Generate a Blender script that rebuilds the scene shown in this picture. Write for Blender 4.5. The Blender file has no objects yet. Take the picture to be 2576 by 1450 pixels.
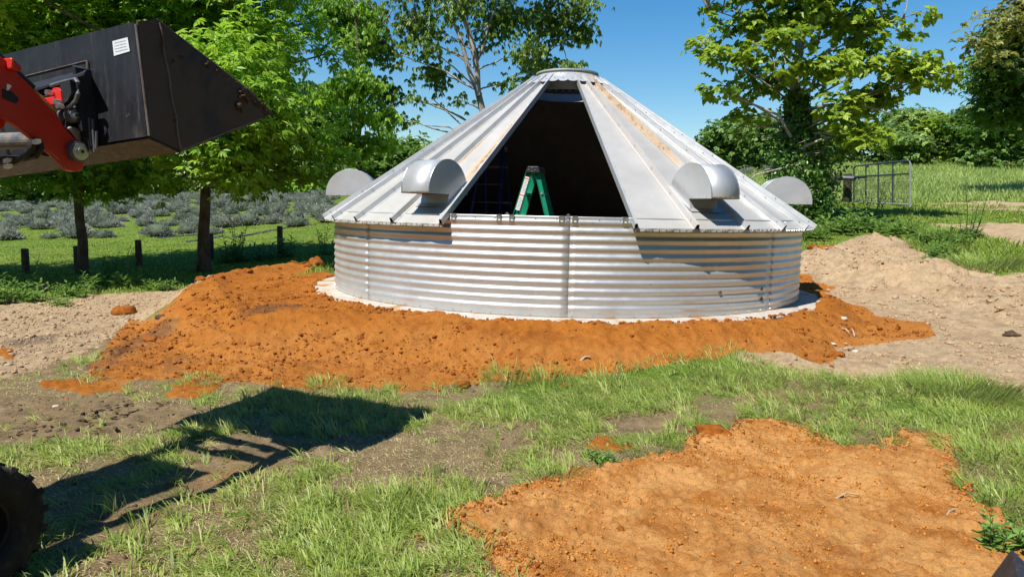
import bpy, math, random
import numpy as np
from mathutils import Matrix, Vector
rng = np.random.default_rng(7); random.seed(7)
SC = bpy.context.scene
COL = SC.collection
PI = math.pi

# ------------------------------------------------------------------ camera, sky, sun, exposure
HC = 1.62
F, PITCH, ROLL = 1751.76, math.radians(6.4316), math.radians(1.1485)   # in units of a 2576 px wide frame
cam = bpy.data.cameras.new('camera'); camo = bpy.data.objects.new('camera', cam); COL.objects.link(camo)
cam.sensor_width = 36; cam.lens = 36*F/2576; cam.clip_start = .05; cam.clip_end = 3000
camo.matrix_world = Matrix.Translation((0, 0, HC)) @ Matrix.Rotation(PI/2-PITCH, 4, 'X') @ Matrix.Rotation(ROLL, 4, 'Z')
SC.camera = camo
SUN_AZ, SUN_EL = math.radians(39), math.radians(57)   # direction the light travels to: +x,+y
world = bpy.data.worlds.new('World'); SC.world = world; world.use_nodes = True
wn = world.node_tree; bg = wn.nodes['Background']
sky = wn.nodes.new('ShaderNodeTexSky'); sky.sky_type = 'NISHITA'; sky.sun_disc = False
sky.sun_elevation = SUN_EL; sky.sun_rotation = SUN_AZ + PI
sky.air_density = 1.25; sky.dust_density = 0.25; sky.ozone_density = 3.5; sky.altitude = 200
hs = wn.nodes.new('ShaderNodeHueSaturation'); hs.inputs['Saturation'].default_value = 1.42; wn.links.new(sky.outputs[0], hs.inputs['Color']); wn.links.new(hs.outputs[0], bg.inputs[0]); bg.inputs[1].default_value = 0.082
sl = bpy.data.lights.new('sun', 'SUN'); sl.energy = 4.7; sl.angle = math.radians(.53); sl.color = (1, .955, .88)
so = bpy.data.objects.new('sun', sl); COL.objects.link(so)
ldir = Vector((math.sin(SUN_AZ)*math.cos(SUN_EL), math.cos(SUN_AZ)*math.cos(SUN_EL), -math.sin(SUN_EL)))
so.rotation_euler = ldir.to_track_quat('-Z', 'Y').to_euler(); so.location = (-20, -20, 40)
SC.view_settings.view_transform = 'Standard'; SC.view_settings.look = 'None'
SC.view_settings.exposure = 0.68; SC.view_settings.gamma = 1; SC.view_settings.use_curve_mapping = False
SC.cycles.max_bounces = 8; SC.cycles.diffuse_bounces = 3; SC.cycles.transparent_max_bounces = 8

# ------------------------------------------------------------------ helpers
def ray(x, y):
    X = x-1288; Y = y-725
    c, s = math.cos(-ROLL), math.sin(-ROLL)
    X, Y = X*c-Y*s, X*s+Y*c
    u = X/F; v = -Y/F
    c, s = math.cos(PITCH), math.sin(PITCH)
    return np.array([u, c+v*s, -s+v*c])
O = np.array([0, 0, HC])
def atY(x, y, Y): r = ray(x, y); return O+Y/r[1]*r
def gz(x, y, z=0.): r = ray(x, y); return O+(z-HC)/r[2]*r
def onplane(x, y, Q, n): r = ray(x, y); return O+((Q-O)@n)/(r@n)*r

def _h(ix, iy, seed):
    n = (ix.astype(np.int64)*374761393+iy.astype(np.int64)*668265263+seed*982451653) & 0xffffffff
    n = ((n ^ (n >> 13))*1274126177) & 0xffffffff
    n = n ^ (n >> 16)
    return (n & 0xffff)/65535.
def vn(x, y, seed=0):
    ix = np.floor(x); iy = np.floor(y); fx = x-ix; fy = y-iy
    ix = ix.astype(np.int64); iy = iy.astype(np.int64)
    fx = fx*fx*(3-2*fx); fy = fy*fy*(3-2*fy)
    a = _h(ix, iy, seed); b = _h(ix+1, iy, seed); c = _h(ix, iy+1, seed); d = _h(ix+1, iy+1, seed)
    return (a*(1-fx)+b*fx)*(1-fy)+(c*(1-fx)+d*fx)*fy
def fbm(x, y, sc, oc=4, seed=0, gain=.5):
    s = 0; a = 1; t = 0
    for i in range(oc):
        c, q = math.cos(i*1.3+.4), math.sin(i*1.3+.4)
        s = s+a*(vn((x*c-y*q)/sc+i*17.3, (x*q+y*c)/sc-i*9.1, seed+i)-.5)*2; t += a; a *= gain; sc *= .5
    return s/t
def lumps(x, y, sc, seed=0, dens=.7):
    # rounded crumbs: one random hemisphere per lattice cell
    X = x/sc; Y = y/sc; ix = np.floor(X).astype(np.int64); iy = np.floor(Y).astype(np.int64); best = np.zeros(X.shape)
    for dx in (-1, 0, 1):
        for dy in (-1, 0, 1):
            cx, cy = ix+dx, iy+dy; a = _h(cx, cy, seed); b = _h(cx, cy, seed+7); c = _h(cx, cy, seed+13); k = _h(cx, cy, seed+19)
            r = .25+.40*c; d2 = ((X-cx-a)**2+(Y-cy-b)**2)/(r*r)
            best = np.maximum(best, np.where(k < dens, np.sqrt(np.maximum(1-d2, 0))*r, 0))
    return best
def sst(a, b, x): t = np.clip((x-a)/(b-a), 0, 1); return t*t*(3-2*t)
def sdf(px, py, poly):
    """signed distance, positive inside"""
    d = np.full(px.shape, 1e9); ins = np.zeros(px.shape, bool); n = len(poly)
    for i in range(n):
        x0, y0 = poly[i]; x1, y1 = poly[(i+1) % n]
        ex, ey = x1-x0, y1-y0; wx, wy = px-x0, py-y0
        t = np.clip((wx*ex+wy*ey)/(ex*ex+ey*ey+1e-12), 0, 1)
        d = np.minimum(d, np.hypot(wx-ex*t, wy-ey*t))
        c = (y0 > py) != (y1 > py)
        with np.errstate(divide='ignore', invalid='ignore'):
            ins ^= c & (px < (x1-x0)*(py-y0)/(y1-y0+1e-12)+x0)
    return np.where(ins, d, -d)

def mesh(name, V, Fc, mat=None, parent=None, loc=None, attrs=None, smooth=False, kind=None, label=None, cat=None, group=None):
    """V world coords; Fc array (n,3)/(n,4) or list of lists"""
    V = np.asarray(V, float).reshape(-1, 3)
    if parent is not None: base = np.array(parent['_o'])
    elif loc is not None: base = np.array(loc, float)
    else: base = np.zeros(3)
    me = bpy.data.meshes.new(name)
    W = V-base
    if isinstance(Fc, np.ndarray):
        n, k = Fc.shape
        me.vertices.add(len(W)); me.vertices.foreach_set('co', W.astype(np.float32).ravel())
        me.loops.add(n*k); me.loops.foreach_set('vertex_index', Fc.astype(np.int32).ravel())
        me.polygons.add(n); me.polygons.foreach_set('loop_start', np.arange(0, n*k, k, dtype=np.int32))
        me.polygons.foreach_set('loop_total', np.full(n, k, np.int32))
        me.update(calc_edges=True)
    else:
        me.from_pydata([tuple(v) for v in W], [], [tuple(f) for f in Fc])
    if smooth: me.polygons.foreach_set('use_smooth', np.ones(len(me.polygons), bool))
    if attrs:
        for k, a in attrs.items():
            a = np.asarray(a, np.float32)
            if a.ndim == 1:
                at = me.attributes.new(k, 'FLOAT', 'POINT'); at.data.foreach_set('value', a)
            else:
                at = me.attributes.new(k, 'FLOAT_VECTOR', 'POINT'); at.data.foreach_set('vector', a.ravel())
    if mat: me.materials.append(mat)
    o = bpy.data.objects.new(name, me); COL.objects.link(o)
    if parent is not None: o.parent = parent
    elif loc is not None: o.location = loc
    o['_o'] = tuple(float(b) for b in base)
    tag(o, label, cat, group, kind)
    return o
def tag(o, label=None, cat=None, group=None, kind=None):
    if label: o['label'] = label
    if cat: o['category'] = cat
    if group: o['group'] = group
    if kind: o['kind'] = kind
    return o
def thing(name, label, cat, loc=(0, 0, 0), group=None):
    o = bpy.data.objects.new(name, None); COL.objects.link(o); o.location = tuple(float(a) for a in loc)
    o.empty_display_size = .2
    o['_o'] = tuple(float(a) for a in loc); return tag(o, label, cat, group)
def dup(root, loc, rz=0, sc=1, label=None):
    r = root.copy(); COL.objects.link(r); r.location = loc; r.rotation_euler = (0, 0, rz); r.scale = (sc, sc, sc)
    if label: r['label'] = label
    for ch in list(root.children):
        c = ch.copy(); COL.objects.link(c); c.parent = r
        for g in list(ch.children):
            d = g.copy(); COL.objects.link(d); d.parent = c
    return r

class MB:
    def __init__(s): s.V = []; s.F = []
    def add(s, V, Fc):
        b = len(s.V); s.V += [tuple(v) for v in V]; s.F += [tuple(i+b for i in f) for f in Fc]; return s
    def box(s, c, ax, hs, bev=0):
        """oriented box: centre, 3 axes, half sizes"""
        c = np.array(c); A = [np.array(a)*h for a, h in zip(ax, hs)]
        V = [c+i*A[0]+j*A[1]+k*A[2] for i in (-1, 1) for j in (-1, 1) for k in (-1, 1)]
        return s.add(V, [(0, 1, 3, 2), (4, 6, 7, 5), (0, 4, 5, 1), (2, 3, 7, 6), (0, 2, 6, 4), (1, 5, 7, 3)])
    def abox(s, x0, x1, y0, y1, z0, z1):
        return s.box(((x0+x1)/2, (y0+y1)/2, (z0+z1)/2), np.eye(3), ((x1-x0)/2, (y1-y0)/2, (z1-z0)/2))
    def prism(s, P, d):
        """polygon P (n,3) extruded by vector d"""
        P = np.array(P); d = np.array(d); n = len(P)
        V = list(P)+list(P+d)
        return s.add(V, [tuple(range(n))[::-1], tuple(range(n, 2*n))]+[(i, (i+1) % n, n+(i+1) % n, n+i) for i in range(n)])
    def tube(s, P, r, k=8, cap=True):
        P = np.array(P, float); n = len(P); r = np.broadcast_to(r, (n,))
        T = np.gradient(P, axis=0); T /= np.linalg.norm(T, axis=1)[:, None]+1e-12
        up = np.array([0, 0, 1.]) if abs(T[0][2]) < .9 else np.array([1., 0, 0])
        A = np.cross(T, up); A /= np.linalg.norm(A, axis=1)[:, None]+1e-12; B = np.cross(T, A)
        ang = np.arange(k)*2*PI/k
        V = P[:, None]+r[:, None, None]*(np.cos(ang)[None, :, None]*A[:, None]+np.sin(ang)[None, :, None]*B[:, None])
        Fc = [(i*k+j, i*k+(j+1) % k, (i+1)*k+(j+1) % k, (i+1)*k+j) for i in range(n-1) for j in range(k)]
        if cap: Fc += [tuple(range(k))[::-1], tuple((n-1)*k+j for j in range(k))]
        return s.add(V.reshape(-1, 3), Fc)
    def cyl(s, a, b, r, k=16): return s.tube([a, b], r, k)
    def grid(s, G, closed=False):
        """G (n,m,3)"""
        n, m = G.shape[:2]; mm = m if closed else m-1
        return s.add(G.reshape(-1, 3), [(i*m+j, i*m+(j+1) % m, (i+1)*m+(j+1) % m, (i+1)*m+j) for i in range(n-1) for j in range(mm)])
    def build(s, name, mat, parent=None, **k): return mesh(name, s.V, s.F, mat, parent, **k)
def bevel(o, w=.004, seg=2):
    m = o.modifiers.new('bevel', 'BEVEL'); m.width = w; m.segments = seg; m.limit_method = 'ANGLE'; m.angle_limit = math.radians(40); return o

# ------------------------------------------------------------------ materials
class N:
    def __init__(s, name):
        s.m = bpy.data.materials.new(name); s.m.use_nodes = True; s.t = s.m.node_tree; s.t.nodes.clear()
        s.out = s.t.nodes.new('ShaderNodeOutputMaterial')
    def n(s, ty, **k):
        nd = s.t.nodes.new('ShaderNode'+ty)
        ins = k.pop('i', {})
        for a, v in k.items(): setattr(nd, a, v)
        for a, v in ins.items(): s.set(nd, a, v)
        return nd
    def set(s, nd, a, v):
        p = nd.inputs[a]
        if isinstance(v, bpy.types.NodeSocket): s.t.links.new(v, p)
        else: p.default_value = v if not (isinstance(v, tuple) and len(v) == 3 and p.type == 'RGBA') else (*v, 1)
    def attr(s, name): return s.n('Attribute', attribute_name=name).outputs['Fac']
    def obj(s): return s.n('TexCoord').outputs['Object']
    def noise(s, scale, detail=4, rough=.55, vec=None, dist=0):
        i = {'Scale': scale, 'Detail': detail, 'Roughness': rough, 'Distortion': dist}
        if vec is not None: i['Vector'] = vec
        return s.n('TexNoise', i=i).outputs['Fac']
    def ramp(s, fac, *st, interp='LINEAR'):
        r = s.n('ValToRGB', i={'Fac': fac}); cr = r.color_ramp; cr.interpolation = interp
        while len(cr.elements) < len(st): cr.elements.new(.5)
        for e, (p, c) in zip(cr.elements, st):
            e.position = p; e.color = (*c, 1) if isinstance(c, tuple) else (c, c, c, 1)
        return r.outputs['Color']
    def mix(s, fac, a, b, bt='MIX'):
        nd = s.n('Mix', data_type='RGBA', blend_type=bt)
        s.set(nd, 0, fac)
        for idx, v in ((6, a), (7, b)):
            if isinstance(v, bpy.types.NodeSocket): s.t.links.new(v, nd.inputs[idx])
            else: nd.inputs[idx].default_value = (*v, 1)
        return nd.outputs[2]
    def math(s, op, a, b=0., c=0.):
        nd = s.n('Math', operation=op); s.set(nd, 0, a); s.set(nd, 1, b); s.set(nd, 2, c); return nd.outputs[0]
    def mapr(s, v, a, b, c=0., d=1.):
        nd = s.n('MapRange', i={'Value': v, 'From Min': a, 'From Max': b, 'To Min': c, 'To Max': d}); return nd.outputs[0]
    def bump(s, h, st=.3, dist=.02, nrm=None):
        i = {'Height': h, 'Strength': st, 'Distance': dist}
        if nrm is not None: i['Normal'] = nrm
        return s.n('Bump', i=i).outputs[0]
    def pbr(s, col, rough=.6, metal=0., bump=None, spec=.4, **k):
        i = {'Base Color': col, 'Roughness': rough, 'Metallic': metal, 'Specular IOR Level': spec}
        if bump is not None: i['Normal'] = bump
        i.update(k)
        b = s.n('BsdfPrincipled', i=i); s.t.links.new(b.outputs[0], s.out.inputs[0]); return s.m

def simple(name, c, rough=.6, metal=0., var=.25, scale=8, bs=.15, spec=.4, dirt=None, dirt_amt=.5):
    m = N(name); v = m.obj(); f = m.noise(scale, 5, .6, v)
    col = m.mix(m.mapr(f, .3, .7), tuple(x*(1-var) for x in c), tuple(min(1, x*(1+var)) for x in c))
    if dirt:
        d = m.mapr(m.noise(scale*.6, 8, .7, v, .4), .62-dirt_amt*.25, .72-dirt_amt*.2)
        col = m.mix(d, col, dirt)
        rough = m.mix(d, (rough,)*3, (.9,)*3)
    return m.pbr(col, rough, metal, m.bump(m.noise(scale*6, 4, .6, v), bs, .004), spec)

def mat_galv(name, base, rough, metal, rust=False, streak=False):
    m = N(name); v = m.obj()
    big = m.noise(1.3, 5, .6, v); sp = m.n('TexVoronoi', feature='F1', i={'Vector': v, 'Scale': 34.}).outputs['Color']
    spg = m.n('RGBToBW', i={0: sp}).outputs[0]
    c = m.mix(m.mapr(big, .3, .7), tuple(x*.9 for x in base), tuple(min(1, x*1.06) for x in base))
    c = m.mix(m.mapr(spg, 0, 1, 0, .10), c, (.35, .37, .4))
    mp = m.n('Mapping', i={'Vector': v, 'Scale': (1., 1., 1.) if not streak else (3., 3., .35)}).outputs[0]
    st = m.noise(2.2, 8, .68, mp, .3)
    c = m.mix(m.mapr(st, .55, .75, 0, .35), c, (.50, .42, .33))
    r = m.mapr(m.noise(5, 6, .65, v), .3, .7, rough-.07, rough+.09)
    # scratches and scuffs
    sc = m.n('Mapping', i={'Vector': v, 'Rotation': (.4, .9, .3), 'Scale': (2., 30., 9.)}).outputs[0]
    s1 = m.noise(2.1, 3, .5, sc); c = m.mix(m.mapr(s1, .71, .74, 0, .5), c, (.2, .2, .2))
    met = metal
    if rust:
        a = m.attr('rust')
        n1 = m.noise(9, 8, .72, v, .5); n2 = m.noise(2.5, 5, .65, v)
        k = m.math('ADD', m.math('MULTIPLY', a, .75), m.math('MULTIPLY', n1, .5))
        k1 = m.mapr(k, .46, .76); k2 = m.mapr(k, .80, .90)
        c = m.mix(m.mapr(k1, 0, 1, 0, .66), c, (.40, .24, .08)); c = m.mix(k2, c, (.20, .085, .03))
        r = m.mix(k1, r, (.8,)*3)
        met = m.mapr(k1, 0, 1, metal, 0)
    return m.pbr(c, r, met, m.bump(m.noise(3.5, 3, .5, v), .25, .02))

def mat_ground(name, kind):
    """one earth shader; the masks come from vertex attributes"""
    m = N(name); v = m.obj()
    n_a = m.noise(.9, 6, .6, v); n_b = m.noise(6, 8, .7, v, .3); n_c = m.noise(38, 5, .7, v); n_d = m.noise(140, 3, .6, v)
    # orange fill
    oc = m.ramp(n_b, (.28, (.21, .060, .009)), (.46, (.35, .112, .014)), (.62, (.42, .145, .019)), (.8, (.50, .21, .045)))
    oc = m.mix(m.mapr(n_a, .42, .68, 0, .45), oc, (.44, .175, .035)); oc = m.mix(m.mapr(m.noise(2.3, 6, .65, v, .5), .53, .63, 0, .6), oc, (.20, .052, .008))
    oc = m.mix(m.mapr(n_c, .34, .54, .30, 0), oc, (.18, .052, .005))
    oc = m.mix(m.mapr(n_d, .52, .66, 0, .45), oc, (.56, .24, .05))
    dark = m.mapr(m.noise(5, 6, .65, v, .6), .40, .60, .35, .9)
    oc = m.mix(m.math('MULTIPLY', dark, m.attr('stain_crack')), oc, (.07, .045, .035))
    pale = m.attr('pale')
    oc = m.mix(m.math('MULTIPLY', pale, m.mapr(m.noise(3.2, 8, .72, v, .6), .36, .60, .05, .85)), oc, (.66, .35, .12))
    # sandy subsoil
    sc = m.ramp(n_b, (.3, (.27, .18, .10)), (.5, (.45, .325, .195)), (.7, (.56, .43, .275)))
    sc = m.mix(m.mapr(n_a, .5, .7, 0, .5), sc, (.54, .38, .21)); sc = m.mix(m.mapr(m.noise(2.1, 7, .68, v, .5), .55, .66, 0, .5), sc, (.24, .17, .105))
    sc = m.mix(m.mapr(n_c, .3, .55, .5, 0), sc, (.17, .11, .065))
    # brown soil with thatch
    sl = m.ramp(n_b, (.3, (.13, .086, .048)), (.55, (.26, .18, .10)), (.75, (.39, .29, .165)))
    sl = m.mix(m.mapr(n_a, .55, .66, 0, .35), sl, (.40, .20, .07))
    sl = m.mix(m.mapr(n_c, .45, .7, 0, .6), sl, (.26, .22, .10))
    # turf
    g = m.ramp(n_b, (.25, (.055, .10, .012)), (.5, (.12, .20, .022)), (.75, (.21, .28, .045)))
    g = m.mix(m.mapr(n_a, .45, .7, 0, .6), g, (.23, .27, .05))
    g = m.mix(m.mapr(n_c, .35, .6, .5, 0), g, (.04, .075, .012))
    jit = m.math('MULTIPLY', m.math('SUBTRACT', n_b, .5), .9)
    def msk(a, lo=.4, hi=.6): return m.mapr(m.math('ADD', m.attr(a), jit), lo, hi)
    c = m.mix(msk('green'), sl, g)
    c = m.mix(msk('sand'), c, sc)
    c = m.mix(m.math('MULTIPLY', m.attr('stain_crack'), .6), c, (.08, .055, .042))
    c = m.mix(msk('orange'), c, oc)
    h = m.math('ADD', m.math('MULTIPLY', n_c, 1.), m.math('MULTIPLY', n_d, .35))
    vo = m.n('TexVoronoi', feature='F1', i={'Vector': v, 'Scale': 30.}).outputs['Distance']
    vo2 = m.n('TexVoronoi', feature='F1', i={'Vector': v, 'Scale': 75.}).outputs['Distance']
    h = m.math('ADD', m.math('MULTIPLY', vo, -1.4), m.math('MULTIPLY', vo2, -1.0)); h = m.math('ADD', h, m.math('MULTIPLY', n_d, .5)); h = m.math('ADD', h, m.math('MULTIPLY', n_c, .35))
    fine = m.noise(95, 5, .75, v)
    c = m.mix(m.mapr(fine, .36, .50, .45, 0), c, m.mix(.7, c, (.03, .014, .004)))
    h = m.math('ADD', m.math('MULTIPLY', fine, 1.3), m.math('MULTIPLY', vo, -.35))
    return m.pbr(c, .95, 0, m.bump(h, .9, .018), .12)

def mat_leaf(name, dark, mid, light, trans=.35, rough=.45, spec=.5):
    m = N(name); t = m.attr('tint')
    c = m.ramp(t, (0, dark), (.5, mid), (1, light))
    b = m.n('BsdfPrincipled', i={'Base Color': c, 'Roughness': rough, 'Specular IOR Level': spec})
    tr = m.n('BsdfTranslucent', i={'Color': m.mix(.5, c, tuple(min(1, x*1.6) for x in light))})
    mx = m.n('MixShader', i={0: trans}); m.t.links.new(b.outputs[0], mx.inputs[1]); m.t.links.new(tr.outputs[0], mx.inputs[2])
    m.t.links.new(mx.outputs[0], m.out.inputs[0]); return m.m

M = {}
M['wall'] = mat_galv('galvanised_wall', (.61, .615, .62), .42, .66, rust=False, streak=True)
M['roof'] = mat_galv('galvanised_roof', (.46, .445, .415), .5, .30, rust=True)
M['rib'] = mat_galv('galvanised_rib', (.56, .565, .56), .40, .5, rust=True)
M['vent'] = mat_galv('galvanised_vent', (.50, .51, .52), .42, .45)
M['inner_rib'] = simple('shaded_inner_rib', (.008, .008, .008), .8)  # shade in the grooves under the ribs, put into the colour
M['inner'] = simple('shaded_inner_metal', (.050, .046, .044), .8, .0, .2, 3, .2, .2, (.05, .016, .013), .2)  # base darkened to carry the interior's shade; reddish blotches are its own
M['conc'] = simple('concrete', (.42, .385, .33), .9, 0, .16, 5, .3, .2, (.36, .17, .055), .42)
M['ground'] = mat_ground('earth', 0)
M['black'] = simple('bucket_black', (.022, .024, .028), .38, .0, .3, 7, .25, .5, (.10, .085, .07), .22)
def mblack(name):
    m = N(name); v = m.obj(); n = m.noise(6, 6, .6, v)
    st = m.noise(3., 6, .7, m.n('Mapping', i={'Vector': v, 'Scale': (9., 9., 1.1)}).outputs[0], .2); sp2 = m.noise(30, 5, .7, v); cl = m.noise(2.2, 6, .7, v, .3)
    c = m.mix(m.mapr(n, .3, .7), (.010, .011, .014), (.021, .023, .028))
    c = m.mix(m.mapr(st, .58, .76, 0, .35), c, (.13, .125, .12)); c = m.mix(m.mapr(sp2, .66, .72, 0, .6), c, (.16, .14, .11))
    c = m.mix(m.mapr(cl, .60, .74, 0, .4), c, (.11, .10, .085))
    return m.pbr(c, m.mapr(st, .4, .7, .36, .6), 0, m.bump(sp2, .12, .004), .5)
M['black'] = mblack('scuffed_black')
M['blackin'] = simple('bucket_side_black', (.012, .011, .010), .55, .0, .3, 3.5, .4, .35, (.075, .055, .042), 1.0)
M['worn'] = simple('worn_steel', (.14, .12, .105), .6, .2, .3, 9, .3, .4, (.10, .06, .04), .5)
M['red'] = simple('red_paint', (.46, .018, .008), .42, 0, .12, 5, .08, .45, (.16, .05, .03), .18)
M['redb'] = simple('bright_red_paint', (.62, .02, .015), .4, 0, .1, 5, .05, .45)
M['zinc'] = simple('zinc', (.55, .57, .58), .33, .9, .2, 20, .1)
M['tube'] = simple('grey_tube', (.10, .105, .115), .5, .1, .3, 8, .2, .4, (.22, .18, .14), .4)
M['hose'] = simple('hose', (.012, .012, .013), .5, 0, .2, 20, .1)
M['rubber'] = simple('rubber', (.022, .020, .018), .85, 0, .3, 10, .3, .25, (.075, .055, .038), .35)
M['gold'] = simple('brass_rod', (.42, .28, .11), .3, .8, .1, 10, .05)
M['decal'] = simple('paper_decal', (.66, .69, .72), .5, 0, .06, 30, .02, .4, (.42, .44, .47), .12)
M['green'] = simple('green_fibreglass', (.0, .20, .10), .45, 0, .08, 20, .05)
M['blue'] = simple('blue_fibreglass', (.008, .030, .11), .5, 0, .1, 20, .05)
M['ladcap'] = simple('ladder_cap', (.02, .021, .022), .5, 0, .2, 20, .1)
M['alu'] = simple('aluminium', (.6, .6, .6), .4, .8, .1, 10, .1)
M['orangep'] = simple('orange_print', (.75, .13, .03), .5, 0, .05, 20, .02)
M['white'] = simple('white_print', (.72, .72, .70), .5, 0, .05, 30, .02)
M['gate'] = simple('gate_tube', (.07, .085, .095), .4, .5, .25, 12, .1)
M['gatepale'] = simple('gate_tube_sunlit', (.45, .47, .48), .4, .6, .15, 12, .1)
M['wire'] = simple('wire', (.12, .12, .11), .5, .5, .2, 20, .05)
M['post'] = simple('dark_post', (.045, .030, .022), .85, 0, .4, 9, .5)
M['wpost'] = simple('weathered_post', (.11, .085, .062), .9, 0, .4, 9, .5)
M['plastic'] = simple('mulch_film', (.05, .055, .07), .35, 0, .2, 9, .2)
M['stone'] = simple('pale_stone', (.45, .38, .29), .85, 0, .2, 9, .4)
M['stick'] = simple('dry_stick', (.36, .28, .19), .85, 0, .3, 20, .3)
def mclod(name, a, b, c):
    m = N(name); v = m.obj(); n = m.noise(9, 7, .7, v); n2 = m.noise(60, 4, .7, v)
    col = m.ramp(n, (.3, a), (.5, b), (.72, c))
    return m.pbr(m.mix(m.mapr(n2, .3, .55, .5, 0), col, tuple(x*.4 for x in a)), .95, 0, m.bump(n2, .8, .015), .15)
M['clod'] = mclod('orange_clod', (.15, .042, .007), (.29, .088, .012), (.38, .14, .03))
M['pclod'] = mclod('tan_orange_clod', (.34, .12, .022), (.52, .21, .042), (.64, .33, .10))
M['sclod'] = mclod('sandy_clod', (.24, .155, .09), (.42, .29, .175), (.56, .42, .27))
M['dclod'] = mclod('dark_clod', (.045, .03, .02), (.09, .06, .042), (.16, .11, .075))
def mbark(name, a, b, sc=6):
    m = N(name); v = m.obj(); mp = m.n('Mapping', i={'Vector': v, 'Scale': (1., 1., .25)}).outputs[0]
    n = m.noise(sc*2, 8, .7, mp, .3); n2 = m.noise(sc*.5, 3, .5, v)
    c = m.mix(m.mapr(n, .35, .65), a, b); c = m.mix(m.mapr(n2, .5, .65, 0, .35), c, tuple(min(1, x*1.4) for x in b))
    return m.pbr(c, .9, 0, m.bump(n, .8, .03), .2)
M['bark'] = mbark('grey_brown_bark', (.05, .036, .026), (.155, .125, .10))
M['bark2'] = mbark('pale_birch_bark', (.14, .12, .10), (.42, .38, .33))
M['leafA'] = mat_leaf('bright_leaf', (.06, .165, .009), (.185, .36, .02), (.36, .54, .055), .48)
M['leafB'] = mat_leaf('birch_leaf', (.035, .085, .009), (.12, .22, .02), (.30, .40, .05), .42)
M['leafE'] = mat_leaf('tulip_leaf', (.035, .09, .007), (.16, .27, .014), (.40, .50, .05), .38)
M['leafD'] = mat_leaf('dark_leaf', (.03, .08, .010), (.10, .20, .022), (.22, .34, .06), .38)
M['leafM'] = mat_leaf('mid_leaf', (.055, .12, .022), (.18, .30, .05), (.36, .46, .15), .38)
M['leafR'] = mat_leaf('bronze_leaf', (.06, .08, .012), (.18, .21, .03), (.40, .36, .08), .35)
M['ivy'] = mat_leaf('ivy_leaf', (.018, .06, .008), (.07, .17, .02), (.24, .40, .06), .3, .35)
M['weed'] = mat_leaf('weed_leaf', (.05, .12, .018), (.13, .25, .035), (.27, .40, .10), .3)
M['grass'] = mat_leaf('grass_blade', (.085, .15, .017), (.23, .32, .046), (.52, .52, .20), .35, .5)
M['grassF'] = mat_leaf('field_grass', (.08, .15, .012), (.19, .28, .028), (.36, .40, .09), .35, .6)
M['grassM'] = mat_leaf('meadow_grass', (.12, .19, .035), (.27, .36, .075), (.48, .52, .20), .35, .6)
M['lav'] = mat_leaf('lavender_leaf', (.07, .095, .06), (.22, .26, .18), (.45, .42, .43), .2, .8, .1)
M['thatch'] = mat_leaf('dry_grass', (.18, .15, .06), (.40, .34, .16), (.62, .54, .30), .2, .7)

# ------------------------------------------------------------------ terrain height
ZP = HC-1.2119           # top of the concrete pad
BX, BY = .8229, 11.5514   # centre of the bin
CP = []
for x in (-9, -6, -3, 0, 3, 6):
    for y in (-14, -5, 2, 4.5): CP.append((x, y, 0))
CP += [(-2, 6.3, 0), (0, 6.3, 0), (-4.5, 7, 0), (2, 6.2, .02), (0, -60, 0), (-60, -20, -.5), (60, -20, 1.5)]
CP += [tuple(atY(*q)) for q in [(0, 760, 11.0), (300, 740, 12.2), (-500, 760, 11), (512, 690, 16), (205, 695, 15.7), (0, 690, 15.5), (-600, 690, 15.5),
    (350, 670, 17.3), (705, 640, 19.5), (0, 595, 25), (400, 596, 25), (800, 566, 26), (-700, 600, 25), (0, 545, 34), (400, 525, 36), (800, 508, 38),
    (0, 522, 44), (500, 498, 46), (900, 486, 48), (-800, 530, 44), (0, 512, 60), (500, 488, 64), (900, 474, 66), (1100, 470, 60),
    (2575, 1200, 4.36), (2575, 1000, 6.1), (2575, 900, 7.5), (2100, 720, 12.6), (2300, 780, 9.6), (2575, 760, 9.9), (2575, 700, 11.5), (2200, 648, 12.6),
    (2050, 610, 14.4), (2350, 570, 16.5), (2575, 560, 16.5), (2145, 512, 24.2), (2297, 521, 20.6), (2575, 520, 22), (3200, 560, 16), (3200, 700, 9),
    (2030, 560, 17.2), (2400, 480, 32), (2575, 470, 34), (2050, 470, 34), (2230, 388, 72), (2575, 382, 70), (1850, 414, 72), (3400, 395, 70), (2400, 430, 48), (1950, 445, 50), (1600, 440, 72), (3600, 470, 34)]]
CP += [(-1, 6.6, 0), (.5, 6.5, .0), (1.8, 6.4, .03), (3, 6.6, .10), (-2.6, 6.9, 0), (BX, BY, .12), (BX-3, BY, .02), (BX+3, BY, .25), (BX, BY+5, .32), (BX-2.5, BY+6, .18), (-4.8, 9.3, 0.), (-40, 150, 3), (60, 150, 14), (0, 150, 8), (-150, 100, 4), (150, 100, 12), (0, 400, 14), (-300, 300, 6), (300, 300, 16)]
CP = np.array(CP)
def _k(r): return np.sqrt(r*r+9.)
_D = np.hypot(CP[:, None, 0]-CP[None, :, 0], CP[:, None, 1]-CP[None, :, 1])
_n = len(CP); _A = np.zeros((_n+3, _n+3)); _A[:_n, :_n] = _k(_D)-np.eye(_n)*.35
_A[:_n, _n:] = np.c_[np.ones(_n), CP[:, :2]]; _A[_n:, :_n] = _A[:_n, _n:].T
_W = np.linalg.solve(_A, np.r_[CP[:, 2], 0, 0, 0])
def Hb(x, y):
    x = np.asarray(x, float); y = np.asarray(y, float); s = _W[_n]+_W[_n+1]*x+_W[_n+2]*y
    for i in range(_n): s = s+_W[i]*_k(np.hypot(x-CP[i, 0], y-CP[i, 1]))
    return s
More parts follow.
